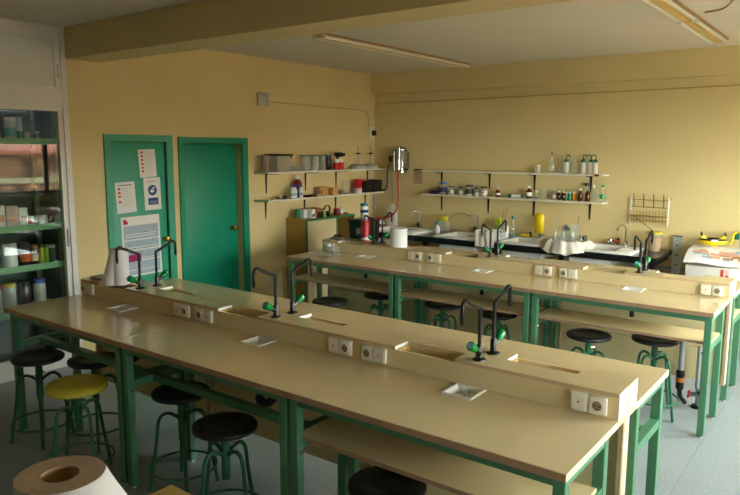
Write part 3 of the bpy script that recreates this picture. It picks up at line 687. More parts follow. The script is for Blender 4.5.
t = thing('wooden_box', 'pale wooden box on the lower shelf behind the pegs', 'box', (xa - .05, -.045, ZA2)); B(-.045, .045, -.08, .08, 0, .085).build('body', 'wood', t, bevel=.002); B(-.046, .046, -.081, .081, .0855, .108).build('lid', 'wood', t, bevel=.002)
t = thing('wooden_box', 'smaller pale wooden box beside the metal cup', 'box', (xa + .01, .115, ZA2)); B(-.045, .045, -.055, .055, 0, .07).build('body', 'orange_fill', t, bevel=.002); B(-.046, .046, -.056, .056, .0705, .09).build('lid', 'orange_fill', t, bevel=.002)
for y, lb in [(.255, 'small metal cup left of the clear beaker'), (.52, 'small metal cup left of the red carton')]:
    vessel('metal_cup', lb, 'cup', xa + .02, y, ZA2, [(0, 0), (.022, 0), (.026, .004), (.030, .058), (.032, .06), (.028, .06), (.023, .006), (0, .006)], 'steel', group='small metal cups')
vessel('clear_beaker', 'tall clear plastic beaker on the lower door-wall shelf', 'beaker', xa, .385, ZA2, [(0, 0), (.032, 0), (.034, .004), (.040, .165), (.037, .165), (.031, .006), (0, .006)], 'clear_plastic')
t = thing('red_carton', 'red carton with pale lower half on the lower shelf', 'carton', (xa + .01, .645, ZA2)); B(-.035, .035, -.045, .045, .062, .185).build('upper_face', 'red_plastic', t, bevel=.002); B(-.035, .035, -.045, .045, 0, .0615).build('lower_face', 'cloth_pink', t, bevel=.002)
def crate(lb, y, w_, h):
    t = thing('black_crate', lb, 'crate', (xa, y, ZA2), 0, 'black plastic crates')
    a, d = w_ / 2, .10
    MB().box(-d, d, -a, a, 0, .006).box(-d, -d + .006, -a, a, .006, h).box(d - .006, d, -a, a, .006, h).box(-d + .006, d - .006, -a, -a + .006, .006, h).box(-d + .006, d - .006, a - .006, a, .006, h).build('tub', 'black_plastic', t)
    MB().box(-d - .005, d + .005, -a - .004, -a, h - .02, h).box(-d - .005, d + .005, a, a + .004, h - .02, h).box(d, d + .005, -a, a, h - .02, h).box(-d - .005, -d, -a, a, h - .02, h).build('rim', 'black_plastic', t)
    B(d + .0002, d + .003, -.05, .05, h * .45, h * .62).build('grip', 'outlet_dark', t)
crate('black plastic crate next to the red carton', .785, .15, .15); crate('wider black plastic crate nearest the corner', .975, .20, .165)
tag(MB().box(XA + .09, XA + .16, .74, .83, ZA2 + .152, ZA2 + .165).build('red_block', 'red_plastic', bevel=.002), 'small red block lying on the left black crate', 'block')

# ------------------------------------------------------------------ ochre cabinet beside the door wall
CX1 = XA + .36; CY0, CY1, CZ = -.64, .30, 1.142
t = thing('storage_cabinet', 'ochre and cream cabinet with green edging under the door-wall shelves', 'cabinet', (XA, (CY0 + CY1) / 2, 0)); hy = (CY1 - CY0) / 2
MB().box(.002, .33, -hy, -hy + .02, .06, CZ - .02).box(.002, .33, hy - .02, hy, .06, CZ - .02).box(.002, .33, -hy + .02, hy - .02, .06, .08).box(.002, .012, -hy + .02, hy - .02, .08, CZ - .02).build('body', 'cabinet_ochre', t)
B(.002, .345, -hy - .004, hy + .004, CZ - .019, CZ).build('top', 'cabinet_ochre', t); B(.3455, .352, -hy - .004, hy + .004, CZ - .022, CZ + .001).build('top_edging', 'cabinet_green', t)
MB().box(.331, .345, -hy, -hy + .022, .06, CZ - .023).build('edging', 'cabinet_green', t); MB().box(.331, .345, .10, .118, .06, CZ - .023).build('edging', 'cabinet_green', t); MB().box(.331, .345, hy - .02, hy, .06, CZ - .023).build('edging', 'cabinet_green', t)
d = B(.331, .343, -hy + .024, .098, .07, CZ - .026).build('door', 'cabinet_cream', t, bevel=.002)
MB().lathe([(0, 0), (.010, 0), (.010, .02), (0, .022)], 10, (.35, .07, .62)).build('door_knob', 'black_plastic', d)
for z in (.42, .76): B(.012, .328, -hy + .02, hy - .02, z, z + .018).build('inner_shelf', 'cabinet_ochre', t)
B(.02, .34, -hy, hy, 0, .059).build('plinth', 'cabinet_green', t)
xc = XA + .2
vessel('green_tub', 'small green tub at the left of the cabinet top', 'tub', xc - .05, -.585, CZ, [(0, 0), (.026, 0), (.028, .1), (0, .101)], 'bottle_green', [(0, .1015), (.03, .1015), (.03, .115), (0, .116)], 'cabinet_green')
tag(B(xc - .1, xc + .02, -.545, -.49, CZ, CZ + .105).build('white_carton', 'white_plastic', bevel=.002), 'plain white carton between green tub and patterned carton', 'carton')
t = thing('patterned_carton', 'white carton with a black pattern on the cabinet top', 'carton', (xc + .05, -.455, CZ)); B(-.045, .045, -.03, .03, 0, .11).build('body', 'white_plastic', t, bevel=.002)
MB().box(.0455, .047, -.022, .005, .012, .045).box(.0455, .047, .004, .022, .03, .06).build('black_print', 'black_plastic', t)
t = thing('cardboard_box', 'open brown cardboard box on the cabinet top', 'box', (xc - .02, -.345, CZ))
MB().box(-.09, .09, -.07, .07, 0, .004).box(-.09, -.086, -.07, .07, .004, .11).box(.086, .09, -.07, .07, .004, .11).box(-.086, .086, -.07, -.066, .004, .11).box(-.086, .086, .066, .07, .004, .11).build('body', 'cardboard', t)
MB().add([(.09, -.07, .1102), (.09, .07, .1102), (.125, .08, .075), (.125, -.06, .075)], [(0, 1, 2, 3)]).build('flap', 'cardboard', t, solid=.003); MB().add([(-.09, .0702, .1102), (.09, .0702, .1102), (.08, .125, .085), (-.08, .125, .085)], [(0, 1, 2, 3)]).build('flap', 'cardboard', t, solid=.003)
tag(B(xc + .10, xc + .138, -.37, -.32, CZ, CZ + .07).build('black_carton', 'dark_brown', bevel=.002), 'small black carton before the open cardboard box', 'carton')
vessel('green_bottle', 'small lime green bottle before the cardboard box', 'bottle', xc + .115, -.275, CZ, botp(.045, .085, .5, .66), 'lime', botc(.045, .09, .55), 'white_plastic')
t = thing('cable_coil', 'black coiled cable with transformer on the cabinet top', 'cable', (xc, -.13, CZ)); B(-.05, .04, -.06, .05, 0, .06).build('transformer', 'black_plastic', t, bevel=.006)
m = MB()
for i in range(3): m.tube([(.045 + .008 * i + .004 * math.sin(q), -.02 + .055 * math.cos(q), .085 + .055 * math.sin(q)) for q in [2 * PI * j / 20 for j in range(21)]], .005, 6, cap=False)
m.build('coil', 'black_plastic', t)
vessel('red_jar', 'small red jar on the right of the cabinet top', 'jar', xc + .06, .03, CZ, jarp(.078, .088), 'red_dark', jarc(.08, .09), 'red_plastic')
vessel('white_bottle', 'small white bottle with orange foot on the cabinet top', 'bottle', xc + .06, .125, CZ, botp(.054, .098, .4, .5), 'white_plastic', botc(.054, .1, .45), 'grey_box', band(.054, .004, .02), 'orange')
t = thing('folded_tool', 'dark pliers lying near the right end of the cabinet top', 'tool', (xc + .03, .23, CZ)); MB().tube([(0, -.06, .01), (0, .0, .012), (.01, .05, .01)], .009, 8).build('handle', 'cabinet_green', t); MB().tube([(.022, -.055, .01), (.018, 0, .012), (.004, .045, .012)], .008, 8).build('handle', 'black_plastic', t)

# ------------------------------------------------------------------ wall services
t = thing('junction_box', 'white junction box high on the door wall', 'junction box', (XA, -1.02, 2.555)); B(.001, .05, -.075, .075, -.075, .075).build('body', 'cream_plastic', t, bevel=.006); B(.0505, .058, -.068, .068, -.068, .068).build('lid', 'grey_box', t, bevel=.003)
t = thing('cable_conduit', 'thin painted conduit running along the door wall to the switch', 'conduit', (XA, 0, 0)); MB().tube(smooth_pts([(.008, -.94, 2.54), (.008, .4, 2.53), (.008, .93, 2.525), (.008, 1.02, 2.49), (.008, 1.05, 2.42), (.008, 1.055, 2.31)], 5), .0065, 8).build('pipe', 'conduit_paint', t)
t = thing('cable_conduit', 'thin conduit running along the sink wall below the ceiling beam', 'conduit', (0, YB, 0)); MB().tube(smooth_pts([(XA + .16, -.008, 2.628), (.8, -.008, 2.634), (3.0, -.008, 2.645), (XR - .05, -.008, 2.66)], 4), .0065, 8).build('pipe', 'conduit_paint', t)
MB().tube(smooth_pts([(XA + .16, -.008, 2.628), (XA + .05, -.008, 2.62), (XA + .012, -.012, 2.58), (XA + .010, -.03, 2.40)], 5), .006, 8).build('pipe', 'conduit_paint', t)
t = thing('switch_box', 'pale switch box with black rotary knob in the corner', 'switch', (XA, 1.085, 2.215)); B(.001, .055, -.055, .055, -.09, .09).build('body', 'cream_plastic', t, bevel=.005)
k = MB().lathe([(0, 0), (.04, 0), (.042, .012), (.036, .03), (0, .032)], 20); k.v = [(z + .0555, x + .012, y + .0) for x, y, z in k.v]; k.build('rotary_knob', 'black_plastic', t)
t = thing('wall_pipe', 'grey vertical pipe in the corner below the shelves', 'pipe', (XA + .045, YB - .045, 0)); MB().tube([(0, 0, .005), (0, 0, 1.33)], .014, 10).build('pipe', 'grey_pipe', t); MB().tube([(0, 0, 1.1), (0, 0, 1.13)], .02, 10).build('collar', 'grey_pipe', t)
t = thing('wall_socket', 'round white wall socket low on the door wall', 'socket', (XA, -.93, .39)); B(.001, .012, -.042, .042, -.042, .042).build('plate', 'outlet_white', t, bevel=.003)
k = MB().lathe([(.024, 0), (.034, 0), (.034, .012), (.022, .012)], 18); k.v = [(z + .0122, x, y) for x, y, z in k.v]; k.build('socket_ring', 'grey_box', t)
t = thing('pipe_run', 'pair of painted pipes running low along the sink wall', 'pipe', (3.6, YB - .035, 0)); MB().tube([(-.9, 0, .70), (2.3, 0, .70)], .016, 8).build('pipe', 'grey_pipe', t); MB().tube([(-.9, 0, .635), (2.3, 0, .635)], .016, 8).build('pipe', 'grey_pipe', t)
# water still
t = thing('water_still', 'chrome water distiller hung on the sink wall near the corner', 'still', (-.345, YB - .125, 1.665))
MB().lathe([(0, 0), (.078, 0), (.085, .008), (.085, .30), (.088, .306), (.088, .325), (.070, .350), (.03, .366), (0, .368)], 26).build('boiler', 'chrome', t)
MB().tube([(-.055, -.088, .03), (-.055, -.088, .30)], .017, 12).build('condenser', 'steel', t); MB().tube([(.03, -.095, .05), (.03, -.095, .345)], .022, 12).build('condenser', 'chrome', t)
MB().tube(smooth_pts([(-.10, -.07, .14), (-.06, -.118, .20), (0, -.125, .225), (.06, -.11, .21), (.11, -.08, .165)], 4), .007, 8).build('elbow_pipe', 'brass', t)
B(-.06, .06, .087, .124, .06, .28).build('wall_bracket', 'steel', t)
MB().ring((0, 0, .04), .087, .006, 26, 6).build('band', 'black_metal', t); MB().tube([(.08, -.02, .30), (.13, -.05, .30)], .009, 8).build('valve', 'black_metal', t); MB().tube([(.08, -.02, .05), (.15, -.05, .055)], .009, 8).build('valve', 'black_metal', t)
B(-.175, -.11, -.05, .03, .15, .23).build('control_box', 'black_plastic', t, bevel=.004)
tag(MB().tube(smooth_pts([(-.315, YB - .225, 1.715), (-.32, YB - .225, 1.55), (-.315, YB - .22, 1.38), (-.312, YB - .24, 1.25), (-.33, YB - .28, 1.13), (-.42, YB - .34, 1.06), (-.56, YB - .42, 1.045), (-.74, YB - .44, 1.05)], 6), .014, 10).build('red_hose', 'hose_red'), 'red rubber hose hanging from the water still', 'hose')
tag(MB().tube(smooth_pts([(-.50, YB - .17, 1.805), (-.53, YB - .175, 1.72), (-.535, YB - .18, 1.56), (-.55, YB - .18, 1.45), (-.60, YB - .18, 1.415), (-.64, YB - .18, 1.43)], 6), .013, 10).build('green_hose', 'hose_green'), 'dark green hose looping from the still to the black crates', 'hose')
tag(MB().tube(smooth_pts([(-.475, YB - .16, 1.66), (-.48, YB - .14, 1.45), (-.46, YB - .16, 1.245)], 5), .003, 6).build('thin_tube', 'outlet_dark'), 'thin dark tube from the still down to the jerrycan', 'tube')
t = thing('wall_note', 'small tan paper note pinned beside the upper sink shelf', 'note', (-.135, YB - .001, 1.62)); MB().grid(lambda a, b: ((a - .5) * .15, -.004 - .006 * (1 - b), (b - .5) * .205), 2, 4).build('page', 'paper_tan', t, solid=.001)
MB().box(-.05, .05, -.0125, -.0115, .05, .06).box(-.05, .04, -.0125, -.0115, .02, .03).box(-.05, .05, -.0135, -.0125, -.02, -.01).box(-.05, .03, -.0135, -.0125, -.05, -.04).build('text_lines', 'wood_brown', t); B(-.07, .05, -.014, -.009, .09, .10).build('clip', 'bracket', t)

# ------------------------------------------------------------------ sink counter
CF = .50
t = thing('sink_counter', 'black slab counter along the sink wall on grey supports', 'counter', (1.2, YB, 0))
holes = [(-.54, .235), (.537, 1.30), (1.40, 2.165), (2.21, 2.95)]
m = MB(); x0 = -.80
HZ0, HZ1 = .862, .898
for a, b in holes:
    m.box(x0 - 1.2, a + .05 - 1.2, CF - YB, -.003, HZ0, HZ1); m.box(a + .05 - 1.2, b - .05 - 1.2, CF - YB, CF - YB + .04, HZ0, HZ1); m.box(a + .05 - 1.2, b - .05 - 1.2, -.06, -.003, HZ0, HZ1); x0 = b - .05
m.box(x0 - 1.2, 3.205 - 1.2, CF - YB, -.003, HZ0, HZ1); m.build('slab', 'counter_black', t)
B(-2.0, 2.005, CF - YB, CF - YB + .02, .828, .861).build('fascia', 'counter_black', t)
for x in (-1.9, -.82, .13, .98, 1.95):
    B(x - .025, x + .025, CF - YB + .06, CF - YB + .11, 0, HZ0 - .001).build('support', 'black_metal', t); B(x - .02, x + .02, CF - YB + .11, -.02, .80, .84).build('bearer', 'black_metal', t)
SKL = ['white ceramic sink nearest the corner, beside the jerrycan', 'white ceramic sink second from the corner, dish rack at its right', 'white ceramic sink with a yellow glove over its tap', 'white ceramic sink at the right end of the counter']
def sink(label, a, b, right_bowl=False):
    r = thing('ceramic_sink', label, 'sink', ((a + b) / 2, 0, .899), 0, 'white ceramic sinks'); hw = (b - a) / 2
    y0, y1 = CF + .012, YB - .05; bl, br = -hw + .06, hw - .21      # bowl at the left, drainer at the right
    m = MB()
    o = [(-hw, y0), (hw, y0), (hw, y1), (-hw, y1)]; q = [(bl, y0 + .055), (br, y0 + .055), (br, y1 - .15), (bl, y1 - .15)]; u = [(bl + .03, y0 + .085), (br - .03, y0 + .085), (br - .03, y1 - .18), (bl + .03, y1 - .18)]
    v = [(x, y, 0) for x, y in o] + [(x, y, .028) for x, y in o] + [(x, y, .024) for x, y in q] + [(x, y, -.14) for x, y in u]
    f = []
    for s_ in (0, 4, 8): f += [(s_ + k, s_ + (k + 1) % 4, s_ + 4 + (k + 1) % 4, s_ + 4 + k) for k in range(4)]
    f.append((12, 13, 14, 15)); m.add(v, f); m.build('basin', 'ceramic', r, bevel=.006)
    w2 = [(x + (-.008 if i in (0, 3) else .008), y + (-.008 if i < 2 else .008)) for i, (x, y) in enumerate(q)]
    m = MB(); v = [(x, y, -.002) for x, y in w2] + [(x, y, -.15) for x, y in [(bl + .012, y0 + .06), (br - .012, y0 + .06), (br - .012, y1 - .165), (bl + .012, y1 - .165)]]
    m.add(v, [(k, (k + 1) % 4, 4 + (k + 1) % 4, 4 + k) for k in range(4)] + [(4, 5, 6, 7)]); m.build('basin_shell', 'ceramic', r)
    for i in range(4): B(br + .03 + .04 * i, br + .045 + .04 * i, y0 + .08, y1 - .17, .0265, .031).build('drainer_ridge', 'ceramic', r, bevel=.002, seg=1)
    MB().lathe([(0, -.1395), (.022, -.1395), (.022, -.137), (0, -.137)], 14, ((bl + br) / 2, (y0 + y1) / 2 - .04, 0)).build('drain', 'chrome', r)
    MB().tube([((bl + br) / 2, (y0 + y1) / 2 - .04, -.151), ((bl + br) / 2, (y0 + y1) / 2 - .04, -.45)], .022, 10).build('drain_pipe', 'grey_pipe', r)
    return r
for (a, b), lb in zip(holes, SKL): sink(lb, a, b)
def mixer(label, x, turn, short=False):
    r = thing('sink_tap', label, 'tap', (x, YB - .105, .9275), turn, 'chrome sink taps')
    MB().lathe([(0, 0), (.025, 0), (.025, .008), (.016, .014), (.016, .05), (.012, .055), (0, .055)], 16).build('base', 'chrome', r)
    if not short: MB().tube(smooth_pts([(0, 0, .05), (0, 0, .17), (0, -.012, .205), (0, -.045, .228), (0, -.085, .222), (0, -.108, .195), (0, -.112, .165)], 5), .0095, 10).build('spout', 'chrome', r)
    MB().tube([(0, 0, .03), (.055, -.01, .035)], .010, 10).build('lever', 'chrome', r); MB().lathe([(0, -.014), (.016, -.012), (.018, 0), (.016, .012), (0, .014)], 12, (.062, -.011, .036)).build('handle', 'chrome', r)
    MB().lathe([(0, 0), (.018, 0), (.018, .03), (.012, .034), (.012, .045), (.018, .05), (.014, .06), (0, .062)], 12, (-.12, 0, 0)).build('side_valve', 'black_metal', r)
    return r
mixer('chrome gooseneck tap over the corner sink', -.03, -.75); mixer('chrome gooseneck tap over the second sink', .86, -.75)
mixer('short chrome tap wearing the yellow glove', 1.70, 0, True); mixer('chrome gooseneck tap over the right hand sink', 2.72, -.6)
# --- things on the counter
ZC = .898
r = thing('jerrycan', 'white plastic jerrycan beside the corner sink', 'jerrycan', (-.46, YB - .16, ZC + .031))
MB().box(-.075, .075, -.035, .035, 0, .19).build('body', 'milky', r, bevel=.012)
m = MB().prism([(-.075, .191), (.075, .191), (.07, .235), (.03, .265), (-.03, .27), (-.065, .24)], 1, -.034, .034); m.build('shoulder', 'milky', r, bevel=.006)
MB().tube(smooth_pts([(-.058, 0, .24), (-.05, 0, .285), (-.02, 0, .30), (.035, 0, .285), (.055, 0, .25)], 4), .011, 8).build('handle', 'milky', r); MB().lathe([(0, .268), (.016, .268), (.016, .295), (0, .296)], 12, (-.005, 0, 0)).build('cap', 'white_plastic', r)
r = thing('caddy', 'clear tub of cleaning things with a yellow sponge, between two sinks', 'tub', (.385, YB - .22, ZC))
MB().box(-.085, .085, -.06, .06, 0, .004).box(-.085, -.082, -.06, .06, .004, .155).box(.082, .085, -.06, .06, .004, .155).box(-.082, .082, -.06, -.057, .004, .155).box(-.082, .082, .057, .06, .004, .155).build('tub', 'clear_plastic', r)
tag(B(.32, .46, YB - .245, YB - .175, ZC + .158, ZC + .225).build('sponge', 'orange_fill', bevel=.012), 'yellowish sponge lying on the clear tub', 'sponge'); bpy.data.objects['sponge'].data.materials[0] = MATS['yellow_seat']
vessel('detergent_bottle', 'white bottle with green neck before the clear tub', 'bottle', .385, YB - .335, ZC, [(0, 0), (.034, 0), (.036, .004), (.036, .075), (.014, .1), (.014, .12), (0, .12)], 'white_plastic', [(0, .1205), (.017, .118), (.017, .165), (.010, .17), (.010, .195), (0, .196)], 'bottle_green')
tag(MB().tube(smooth_pts([(.47, YB - .2, 1.07), (.52, YB - .15, 1.14), (.60, YB - .1, 1.165), (.70, YB - .08, 1.14), (.78, YB - .09, 1.10)], 5), .0035, 6).build('thin_wire', 'outlet_dark'), 'thin wire arching between clear tub and second tap', 'wire')
r = thing('dish_rack', 'white draining rack with striped cloth hanging over the counter front', 'rack', (1.27, CF + .12, ZC + .03))
MB().box(-.13, .13, -.14, .14, 0, .01).box(-.13, .13, -.14, -.135, .01, .06).box(-.13, .13, .135, .14, .01, .06).build('tray', 'white_plastic', r)
for i in range(6): MB().tube(smooth_pts([(-.12 + .046 * i, -.12, .0105), (-.12 + .046 * i, -.10, .10), (-.12 + .046 * i, .10, .10), (-.12 + .046 * i, .12, .0105)], 4), .004, 6).build('rack_wire', 'white_plastic', r)
def drape(a, b):
    s_ = b * .30
    return (-.125 + .25 * a + .006 * math.sin(9 * b), -.145 + max(0, .10 - s_) - .006 * math.sin(a * 22) * min(1, s_ * 8), .115 - max(0, s_ - .10) + .004 * math.sin(a * 15))
MB().grid(drape, 24, 16).build('cloth', 'cloth', r, solid=.002)
r = thing('utensil_tub', 'clear tub with a yellow-green pack and thin sticks by the rack', 'tub', (1.16, YB - .12, ZC + .0275)); MB().lathe([(0, 0), (.05, 0), (.055, .12), (.052, .12), (.048, .004), (0, .004)], 18).build('tub', 'clear_plastic', r)
B(-.045, .02, -.03, .03, .05, .21).build('yellow_pack', 'yellow_seat', r, bevel=.006); B(.0, .035, -.034, .0, .06, .20).build('green_pack', 'lime', r, bevel=.006)
MB().tube([(.03, 0, .03), (.11, .02, .34)], .003, 6).build('stick', 'wood_brown', r); MB().tube([(.02, .01, .03), (.055, .02, .30)], .003, 6).build('stick', 'wood_brown', r)
r = vessel('soap_dispenser', 'white soap dispenser with blue pump between two sinks', 'dispenser', 1.345, YB - .30, ZC, [(0, 0), (.03, 0), (.032, .004), (.032, .15), (.02, .172), (0, .172)], 'white_plastic', [(0, .1725), (.018, .172), (.018, .192), (.006, .194), (.006, .215), (0, .216)], 'blue_cap')
MB().tube([(0, 0, .212), (-.035, 0, .21), (-.04, 0, .203)], .006, 8).build('pump_head', 'blue_cap', r)
vessel('spray_bottle', 'clear bottle with teal liquid and blue cap between two sinks', 'bottle', 1.385, YB - .20, ZC, [(0, 0), (.042, 0), (.044, .004), (.044, .06), (.030, .075), (.036, .12), (.022, .17), (.013, .19), (.013, .25), (0, .25)], 'clear_plastic', [(0, .2505), (.018, .245), (.018, .285), (0, .29)], 'teal', fill=[(0, .005), (.0425, .005), (.0425, .055), (0, .057)], fillm='teal')
r = thing('rubber_gloves', 'small yellow rubber gloves lying on the back ledge of a sink', 'gloves', (1.52, YB - .10, ZC + .0295))
for dx in (-.035, .035):
    MB().lathe([(0, 0), (.034, .002), (.04, .016), (.03, .032), (0, .038)], 14, (dx, 0, 0), sy=.8).build('palm', 'yellow_rubber', r)
    for k_ in range(3): MB().tube([(dx - .014 + .014 * k_, -.02, .02), (dx - .016 + .016 * k_, -.045, .018)], .007, 8).build('finger', 'yellow_rubber', r)
r = thing('hanging_glove', 'bright yellow rubber glove hung upside down over the tap', 'glove', (1.69, YB - .11, .99))
m = MB(); rings = []
prof = [(.0, .045, .02), (.02, .055, .03), (.09, .058, .034), (.15, .060, .036), (.20, .062, .036), (.225, .05, .03), (.235, .02, .012)]
v = []; f = []
for i, (z, rx, ry) in enumerate(prof):
    for k_ in range(18): a = 2 * PI * k_ / 18; v.append((rx * math.cos(a), ry * math.sin(a), z + .005 * math.sin(3 * a)))
for i in range(len(prof) - 1):
    for k_ in range(18): f.append((i * 18 + k_, i * 18 + (k_ + 1) % 18, (i + 1) * 18 + (k_ + 1) % 18, (i + 1) * 18 + k_))
f.append(tuple(range((len(prof) - 1) * 18, len(prof) * 18))); m.add(v, f); m.build('palm', 'yellow_rubber', r)
for dx, ln in ((-.04, .05), (-.012, .03), (.016, .02)): MB().tube([(dx, -.0, .015), (dx, -.012, .015 - ln)], .012, 8, rs=[.013, .009]).build('finger', 'yellow_rubber', r)
MB().tube([(-.055, 0, .12), (-.075, -.01, .08)], .012, 8, rs=[.013, .010]).build('thumb', 'yellow_rubber', r)
# tray of washed glassware under a cloth
TX, TY = 2.22, CF + .14
r = thing('draining_tray', 'oval draining tray covered by a crumpled off-white cloth', 'tray', (TX, TY, ZC + .0305))
MB().lathe([(0, 0), (.17, 0), (.20, .02), (.205, .03), (.198, .03), (.165, .008), (0, .008)], 28, sx=1.15, sy=.9).build('tray', 'white_plastic', r)
def clothf(a, b):
    th = a * 2 * PI; q = b; rr = .275 * q; fr = max(0, -math.sin(th))
    z = .036 + .035 * math.exp(-((q - .74) / .16) ** 2)
    if q > .80: z -= (q - .80) * (.12 + .42 * fr)
    w1 = math.sin(th * 9 + 4 * q) + .6 * math.sin(17 * th - 5 * q)
    return (1.12 * (rr + .006 * w1 * q) * math.cos(th), .92 * (rr + .008 * w1 * q) * math.sin(th), z + .009 * q * w1 * (.4 + .6 * q))
MB().grid(clothf, 96, 18).build('cloth', 'cloth', r, solid=.002)
gl = 'washed glassware on the draining cloth'
def conical(label, x, y, w_, h, m='glass'): vessel('conical_flask', label, 'flask', x, y, ZC + .0895, [(0, 0), (w_ / 2, 0), (w_ / 2 + .002, .006), (w_ * .17, h * .72), (w_ * .16, h * .96), (w_ * .19, h), (w_ * .15, h), (w_ * .14, h * .72), (w_ / 2 - .003, .008), (0, .004)], m, n=18, group=gl)
conical('conical flask at the left of the draining cloth', TX - .13, TY - .02, .085, .12); conical('conical flask at the middle front of the draining cloth', TX - .03, TY - .06, .10, .13); conical('conical flask at the right of the draining cloth', TX + .075, TY - .05, .09, .14)
conical('small conical flask at the front left of the draining cloth', TX - .105, TY - .105, .06, .09, 'clear_plastic'); conical('small conical flask at the front right of the draining cloth', TX + .155, TY - .015, .06, .08, 'clear_plastic')
vessel('beaker', 'tall glass beaker at the back of the draining cloth', 'beaker', TX - .06, TY + .09, ZC + .0895, [(0, 0), (.045, 0), (.047, .004), (.047, .15), (.052, .155), (.044, .15), (.044, .005), (0, .005)], 'clear_plastic', group=gl)
vessel('beaker', 'glass beaker holding a thin rod on the draining cloth', 'beaker', TX + .045, TY + .07, ZC + .0895, [(0, 0), (.05, 0), (.052, .004), (.056, .17), (.06, .175), (.052, .17), (.048, .005), (0, .005)], 'clear_plastic', group=gl)
tag(MB().tube([(TX + .055, TY + .07, ZC + .085), (TX + .085, TY + .10, ZC + .36)], .0035, 6).build('glass_rod', 'outlet_dark'), 'thin dark rod leaning in a beaker', 'rod')
vessel('funnel', 'grey-blue funnel upside down among the washed flasks', 'funnel', TX - .02, TY + .0, ZC + .205, [(0, 0), (.04, 0), (.042, .004), (.010, .04), (.008, .06), (0, .06)], 'navy', group=gl)
vessel('measuring_cylinder', 'slim measuring cylinder standing behind the flasks', 'cylinder', TX - .145, TY + .085, ZC + .0895, [(0, 0), (.028, 0), (.028, .006), (.014, .01), (.014, .21), (.018, .215), (.012, .21), (0, .012)], 'clear_plastic', group=gl)
for i, (dx, dy) in enumerate([(.135, .06), (.175, .03), (.165, .085)]):
    tag(MB().lathe([(0, 0), (.022, 0), (.027, .034), (.024, .038), (.012, .038), (.010, .03), (0, .03)], 14, (TX + dx, TY + dy, ZC + .107)).build('rubber_stopper', 'black_plastic', angle=50), ['leftmost of the three black rubber stoppers on the draining cloth', 'front right one of the three black rubber stoppers', 'rear right one of the three black rubber stoppers'][i], 'stopper', 'black rubber stoppers')
# knobs beside the right sink tap
r = thing('drain_plugs', 'chrome ball valve with red and green marks beside the right tap', 'valve', (2.55, YB - .11, ZC + .0295)); MB().lathe([(0, 0), (.02, 0), (.014, .012), (.032, .03), (.034, .045), (.026, .062), (0, .068)], 16).build('body', 'chrome', r); MB().lathe([(0, -.016), (.014, -.012), (.018, 0), (.014, .012), (0, .016)], 12, (.055, 0, .034)).build('red_end', 'red_plastic', r); MB().tube([(.03, 0, .034), (.045, 0, .034)], .012, 8).build('green_collar', 'knob_green', r); MB().lathe([(0, -.016), (.013, -.01), (.016, 0), (.013, .012), (0, .016)], 12, (.10, 0, .034)).build('second_red_end', 'red_plastic', r); MB().tube([(.069, 0, .034), (.09, 0, .034)], .009, 8).build('link', 'chrome', r)
r = vessel('lidded_bucket', 'clear bucket of tan granules with yellow lid at the counter end', 'bucket', 3.06, YB - .20, ZC, [(0, 0), (.06, 0), (.062, .004), (.074, .19), (.071, .19), (.059, .005), (0, .005)], 'clear_plastic', [(0, .1905), (.079, .1905), (.081, .198), (.081, .212), (.07, .218), (0, .22)], 'yellow_seat', n=24, fill=[(0, .006), (.0575, .006), (.068, .155), (0, .16)], fillm='orange_fill')
B(-.125, -.08, -.02, .02, .2125, .2165).build('lid_tab', 'yellow_seat', r, bevel=.001, seg=1)
# drying rack of pegs on the wall
r = thing('drying_rack', 'leaning wire test tube rack fixed to the sink wall', 'rack', (2.93, YB - .005, 1.16))
for x in (-.205, .205):
    MB().tube([(x + (.008 if x < 0 else 0), -.02, 0), (x + (.02 if x < 0 else .008), -.05, .31)], .007, 8).build('side_rod', 'white_plastic', r)
    MB().tube([(x + .014, -.045, .29), (x + .014, .0, .30)], .007, 8).build('wall_peg', 'black_metal', r); MB().tube([(x + .004, -.02, .012), (x + .004, .0, .012)], .007, 8).build('wall_peg', 'black_metal', r)
for z in (.285, .205, .105, .055): MB().tube([(-.19, -.048 + .1 * (.3 - z), z), (.205, -.048 + .1 * (.3 - z), z - .004)], .0055, 6).build('rail', 'cabinet_ochre', r)
for i in range(4): MB().tube([(-.15 + .105 * i, -.055, .20), (-.15 + .105 * i, -.07, .285), (-.147 + .105 * i, -.10, .35)], .0045, 6).build('long_peg', 'outlet_dark', r)
for i in range(12):
    x = -.18 + .0335 * i; pg = MB().tube([(x, -.035, .03), (x, -.055, .105), (x + .001, -.075, .165)], .004, 6).build('short_peg', 'cabinet_ochre', r)
    MB().lathe([(0, -.007), (.008, -.005), (.008, .005), (0, .007)], 8, (x, -.052, .10)).build('peg_collar', 'outlet_dark', pg)
tag(MB().tube([(2.78, YB - .07, 1.265), (3.02, YB - .17, 1.122)], .003, 6).build('thin_stick', 'outlet_dark'), 'thin stick slanting from the wire rack to the bucket lid', 'stick')
r = thing('metre_board', 'grey metal scale board standing against the wall past the counter', 'scale', (3.262, YB - .080, 0)); r.rotation_euler = (-.015, 0, 0)
B(-.047, .047, -.008, .008, .0, 1.075).build('board', 'scale_grey', r, bevel=.001, seg=1)
for i in range(9): B(-.012, .012, -.0095, -.0083, .12 + .105 * i, .134 + .105 * i).build('mark', 'outlet_dark', r)
B(-.047, .047, -.0095, -.0083, 1.062, 1.074).build('end_mark', 'outlet_dark', r)

